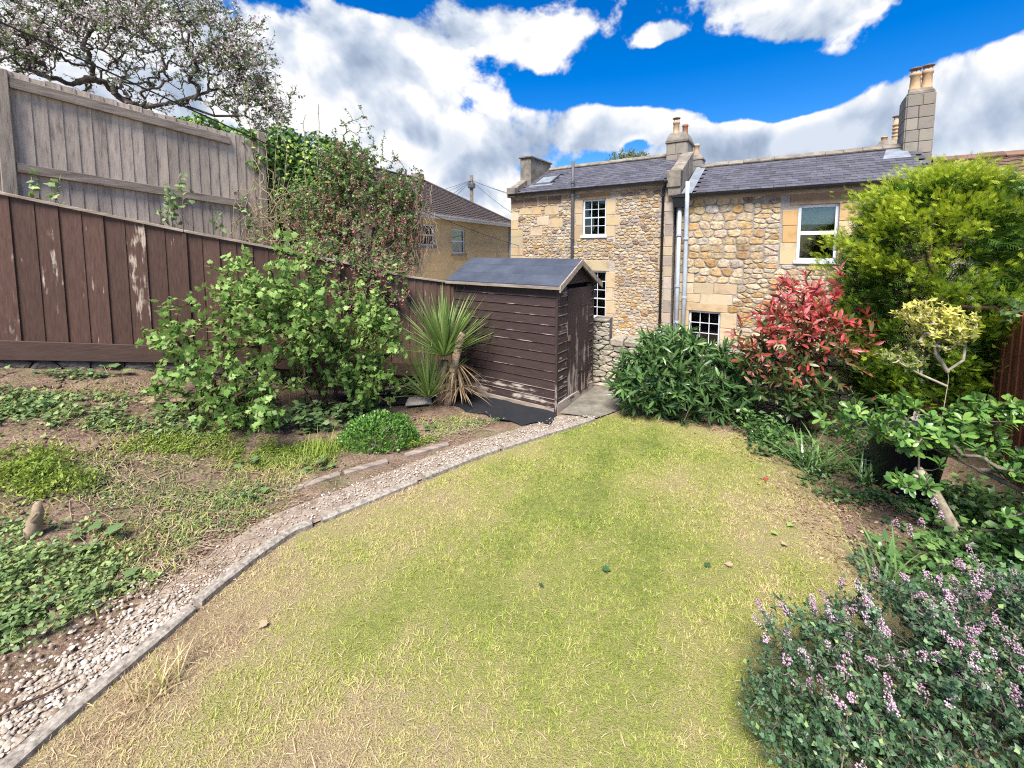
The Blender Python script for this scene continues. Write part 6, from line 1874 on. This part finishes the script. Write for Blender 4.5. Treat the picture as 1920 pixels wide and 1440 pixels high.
def build_conifer():
    rng = np.random.default_rng(73)
    x, y = 5.12, 5.05
    t = thing('conifer', 'broad golden green conifer filling the corner above the red fence', 'tree', (x, y, 0))
    # envelope by height
    def rad(z): return np.interp(z, [.25, .6, 1.1, 1.65, 2.15, 2.65, 2.95, 3.2], [.7, .92, 1.02, 1.06, 1.02, .80, .52, .1])
    nb = 310
    zz = rng.uniform(.35, 3.15, nb) ** 1.0; a = rng.uniform(0, 6.28, nb)
    r = rad(zz) * rng.uniform(.86, 1.06, nb) * (1 + .10 * np.sin(a * 3 + zz * 4))
    tips = np.stack([np.cos(a) * r, np.sin(a) * r, zz], 1)
    tips[:, 0] = np.clip(tips[:, 0], -1.3, 1.3)
    sk = skeleton([[(0, 0, -.05), (0, 0, .5), (0, 0, 1.0), (0, 0, 1.6), (0, 0, 2.2), (0, 0, 2.8)]], tips * np.array([.85, .85, .95]), rng, 3, .06, .006, .4, .09)
    branches('trunk', 'red_bark', t, sk, 5)
    # each branch ends in a plume of upswept sprays
    per = 118
    B = np.repeat(tips, per, 0); n = len(B)
    outd = unit(np.column_stack([np.cos(a), np.sin(a), np.full(nb, .55)])); D = np.repeat(outd, per, 0)
    u = np.repeat(rng.uniform(.85, 1.2, nb), per)
    s = rng.uniform(0, 1, n) ** .8
    w = .125 * (1 - .6 * s)
    off = rng.normal(0, 1, (n, 3)) * w[:, None]
    P = B - D * .34 + D * (s * .48 * u)[:, None] + off * np.array([1, 1, .62])
    ax = unit(D * .9 + rng.normal(0, .5, (n, 3)) + off * 2.2 + np.array([0, 0, .28]))
    nr = rng.normal(0, .55, (n, 3)) + np.array([0, 0, .9]) - D * .3
    tb = np.repeat(np.clip(rng.normal(.55, .11, nb) + .32 * (zz - 1.7) / 1.5, .12, .8), per)  # lower plumes tinted darker: shade of the lower crown painted into the leaf colour
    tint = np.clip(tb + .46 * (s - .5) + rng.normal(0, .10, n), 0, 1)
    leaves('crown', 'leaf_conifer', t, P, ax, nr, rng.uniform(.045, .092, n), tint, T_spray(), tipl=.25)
    # older inner growth
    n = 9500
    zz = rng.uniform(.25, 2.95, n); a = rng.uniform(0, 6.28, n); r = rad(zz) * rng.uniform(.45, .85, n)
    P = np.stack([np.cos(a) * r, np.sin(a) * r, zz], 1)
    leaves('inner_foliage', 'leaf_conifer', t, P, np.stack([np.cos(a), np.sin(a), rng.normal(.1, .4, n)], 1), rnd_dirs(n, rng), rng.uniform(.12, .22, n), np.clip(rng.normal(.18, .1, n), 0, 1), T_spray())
build_conifer()

def build_yellow():
    rng = np.random.default_rng(79)
    x, y = 3.72, 3.58
    t = thing('golden_shrub', 'small tree like shrub with lime yellow leaves on a bare pale trunk', 'shrub', (x, y, 0))
    ells = [((-.06, 0, 1.50), (.26, .22, .15)), ((-.27, 0, 1.66), (.14, .15, .10)), ((.06, 0, 1.56), (.2, .2, .13)), ((-.08, 0, 1.66), (.18, .15, .10)), ((-.30, .05, 1.26), (.2, .18, .09))]
    pts = blob_pts(250, ells, rng, .3, .2)
    roots = [[(.0, .02, -.05), (.02, .0, .45), (.05, .0, .85), (.07, .0, 1.08), (.05, 0, 1.18)], [(.05, 0, 1.02), (-.18, .0, 1.12), (-.36, 0, 1.22)], [(.05, 0, 1.15), (.16, -.02, 1.25), (.19, 0, 1.42)], [(.05, 0, 1.15), (-.04, .02, 1.3), (-.1, 0, 1.48)]]
    sk = skeleton(roots, pts, rng, 3, .14, .003, .34, .026)
    branches('trunk', 'pale_bark', t, sk, 7)
    tp, td = sk[0][sk[3]], tip_dirs(sk)
    P, A, Nn = whorl(tp, td + np.array([0, 0, .4]), 9, rng, (.5, 1.4), .06)
    n = len(P)
    leaves('crown', 'leaf_yellow', t, P, A, Nn, rng.uniform(.028, .055, n), np.clip(.62 + (P[:, 2] - 1.5) * 1.3 + rng.normal(0, .15, n), 0, 1), T_leaf(.24))
build_yellow()

def build_choisya():
    rng = np.random.default_rng(83)
    x, y = 3.38, 3.0
    t = thing('glossy_shrub', 'sprawling glossy green shrub with thick bent pale stem in front of the black tub', 'shrub', (x, y, 0))
    e = lambda cx, cy, cz, a, b, c: ((cx - x, cy - y, cz), (a, b, c))
    ells = [e(2.75, 3.1, .90, .32, .2, .13), e(3.05, 3.1, .78, .3, .25, .16), e(3.3, 3.05, .82, .3, .25, .2), e(3.5, 3.0, .95, .25, .2, .16), e(3.6, 2.8, .72, .3, .25, .16), e(3.6, 2.95, 1.08, .14, .1, .08), e(3.0, 2.95, .48, .22, .12, .06), e(3.55, 2.6, .5, .3, .2, .15), e(2.95, 3.15, 1.02, .14, .12, .07), e(3.9, 2.9, .95, .2, .15, .08)]
    pts = blob_pts(250, ells, rng, .3, .3)
    V = lambda *p: [(a - x, b - y, c) for a, b, c in p]
    roots = [V((3.36, 3.0, -.05), (3.32, 3.02, .12), (3.22, 3.05, .32), (3.12, 3.05, .48), (3.06, 3.05, .55)), V((3.12, 3.05, .48), (3.02, 3.0, .52)),
             V((3.95, 2.55, .35), (3.65, 2.75, .48), (3.4, 2.95, .60), (3.15, 3.1, .72), (2.95, 3.12, .82)), V((3.06, 3.05, .55), (3.1, 3.1, .72), (3.3, 3.05, .85))]
    sk = skeleton(roots[2:] + roots[:1], pts, rng, 3, .1, .003, .34, .022)
    branches('stems', 'bark', t, sk, 6)
    m = MB().tube(roots[0], [.045, .04, .036, .034, .03], 10).tube([roots[0][3], (2.98 - x, 3.0 - y, .53)], [.02, .012], 7)
    link('main_stem', m.mesh('main_stem', 0, True, .003), 'pale_bark', t)
    tp, td = sk[0][sk[3]], tip_dirs(sk)
    P, A, Nn = whorl(tp, td + np.array([0, 0, .5]), 10, rng, (.5, 1.35), .06)
    n = len(P)
    leaves('foliage', 'leaf_choisya', t, P, A, Nn, rng.uniform(.05, .09, n), np.clip(rng.normal(.48, .22, n) + (P[:, 2] - .75) * .5, 0, 1), T_ovate(.21))
build_choisya()

def build_ceanothus():
    rng = np.random.default_rng(89)
    x, y = 1.95, 1.55
    t = thing('ceanothus_bush', 'dark green ceanothus bush with lilac pink flower heads at the lawn corner', 'shrub', (x, y, 0))
    e = lambda cx, cy, cz, a, b, c: ((cx + .12 - x, cy - .07 - y, cz * .84), (a * .92, b * .90, c * .86))
    ells = [e(1.35, 1.85, .32, .38, .34, .30), e(1.75, 1.9, .42, .45, .36, .33), e(2.2, 1.95, .40, .45, .38, .32), e(2.55, 2.0, .38, .4, .35, .3), e(1.75, 1.45, .35, .5, .4, .3), e(1.25, 1.5, .25, .33, .3, .25), e(2.3, 1.5, .38, .5, .4, .3), e(1.05, 1.75, .22, .18, .18, .2)]
    pts = blob_pts(3500, ells, rng, .5, .3); pts = pts[pts[:, 2] > .02]
    roots = [[(math.cos(i * GOLD) * .1, math.sin(i * GOLD) * .1, -.05), (math.cos(i * GOLD) * .4, math.sin(i * GOLD) * .22, .2)] for i in range(9)]
    sk = skeleton(roots, pts, rng, 3, .12, .0018, .34, .009)
    branches('stems', 'bark', t, sk, 3)
    tp, td = sk[0][sk[3]], tip_dirs(sk)
    P, A, Nn = whorl(tp, td + np.array([0, 0, .35]), 11, rng, (.5, 1.4), .085)
    n = len(P)
    tint = np.clip(rng.normal(.42, .22, n) + np.where(np.arange(n) < n // 11, .25, 0), 0, 1)
    leaves('foliage', 'leaf_ceanothus', t, P, A, Nn, rng.uniform(.014, .030, n), tint, T_leaf(.36, .05, .02))
    # flower heads, mostly on the upper and back shoots
    top = tp[:, 2] + .14 * (tp[:, 1])
    sel = np.where((rng.uniform(0, 1, len(tp)) < np.clip((top - .28) * .75, .012, .15)))[0]
    extra = np.array([(2.62, 2.5, .62), (2.5, 2.45, .52), (2.38, 2.4, .5), (2.72, 2.55, .5), (2.2, 2.3, .62)]) - np.array([x, y, 0])
    heads = np.vstack([tp[sel], extra]); hd = np.vstack([td[sel], np.tile([0, 0, 1.], (5, 1))])
    hd = unit(hd + np.array([0, 0, .7]))
    P, T = [], []
    for p, d in zip(heads, hd):
        blue = rng.uniform() < .012; tt = rng.uniform(.1, .8); L = rng.uniform(.03, .06)
        for j in range(36):
            u = rng.uniform(0, 1); rr = .019 * (1 - .5 * u)
            q = rng.normal(0, 1, 3); q = q / np.linalg.norm(q) * rr
            P.append(p + d * (u * L) + q); T.append(1.0 if blue else np.clip(tt + rng.normal(0, .15), 0, .9))
    n = len(P)
    leaves('flowers', 'flower_ceanothus', t, np.array(P), rnd_dirs(n, rng), rnd_dirs(n, rng), rng.uniform(.006, .0115, n), T, T_blob())
build_ceanothus()

def build_right_climber():
    rng = np.random.default_rng(97)
    x, y = 5.3, 4.7
    t = thing('fence_climber', 'ivy like climber hanging over the top of the red brown fence', 'climber', (x, y, 0))
    e = lambda cx, cy, cz, a, b, c: ((cx - x, cy - y, cz), (a, b, c))
    ells = [e(5.15, 4.25, 1.75, .35, .3, .3), e(5.35, 4.5, 2.2, .4, .35, .5), e(4.85, 3.85, 1.62, .25, .25, .12), e(5.5, 4.4, 2.7, .35, .3, .4)]
    pts = blob_pts(260, ells, rng, .3, .2)
    sk = skeleton([[(.1, .1, -.05), (.1, .0, .9), (.0, -.1, 1.6)]], pts, rng, 3, .2, .003, .4, .015)
    branches('stems', 'bark', t, sk)
    tp, td = sk[0][sk[3]], tip_dirs(sk)
    P, A, Nn = whorl(tp, td, 8, rng, (.5, 1.5), .12)
    n = len(P)
    leaves('foliage', 'leaf_ribes', t, P, A, Nn + np.array([0, 0, .5]), rng.uniform(.04, .075, n), np.clip(rng.normal(.4, .2, n), 0, 1), T_ivy())
build_right_climber()

def build_far_trees():
    rng = np.random.default_rng(101)
    t = thing('willow_tree', 'feathery olive tree top showing over the cottage slate ridge', 'tree', (6.5, 24, -.86))
    ells = [((-.3, 0, 7.9), (.8, .7, .75)), ((.5, 0, 7.9), (.7, .7, .8)), ((.1, 0, 7.2), (1.4, 1, .8)), ((-.9, 0, 7.4), (.5, .5, .7))]
    pts = blob_pts(420, ells, rng, .2, .2)
    sk = skeleton([[(0, 0, 0), (.1, 0, 3.5), (0, 0, 6.2)]], pts, rng, 3, .08, .012, .4, .2)
    branches('trunk', 'bark', t, sk, 5)
    tp, td = sk[0][sk[3]], tip_dirs(sk)
    P, A, Nn = whorl(tp, td, 16, rng, (.3, 1.6), .35)
    n = len(P)
    leaves('crown', 'leaf_apple', t, P + rng.normal(0, .08, (n, 3)), A + np.array([0, 0, -.3]), Nn, rng.uniform(.10, .2, n), np.clip(rng.normal(.45, .25, n), 0, 1), T_leaf(.16))
    # shrubs in the yard behind the fence end
    t = thing('yard_hedge', 'green hedge beyond the fence end below the ochre house', 'hedge', (-2.2, 9.9, -.86))
    ells = [((0, 0, 1.5), (1.0, .5, .9)), ((-.8, 0, 1.8), (.7, .5, .9)), ((.7, .1, 1.2), (.6, .4, .8))]
    pts = blob_pts(500, ells, rng, .5, .15)
    sk = skeleton([[(0, 0, 0), (0, 0, .6)], [(-.7, 0, 0), (-.7, 0, .8)]], pts, rng, 2, .1, .004, .4, .03)
    branches('stems', 'bark', t, sk)
    P, A, Nn = whorl(sk[0][sk[3]], tip_dirs(sk), 14, rng, (.4, 1.5), .2); n = len(P)
    leaves('foliage', 'leaf_ribes', t, P, A, Nn, rng.uniform(.05, .1, n), rng.uniform(.1, .8, n), T_leaf(.25))
build_far_trees()
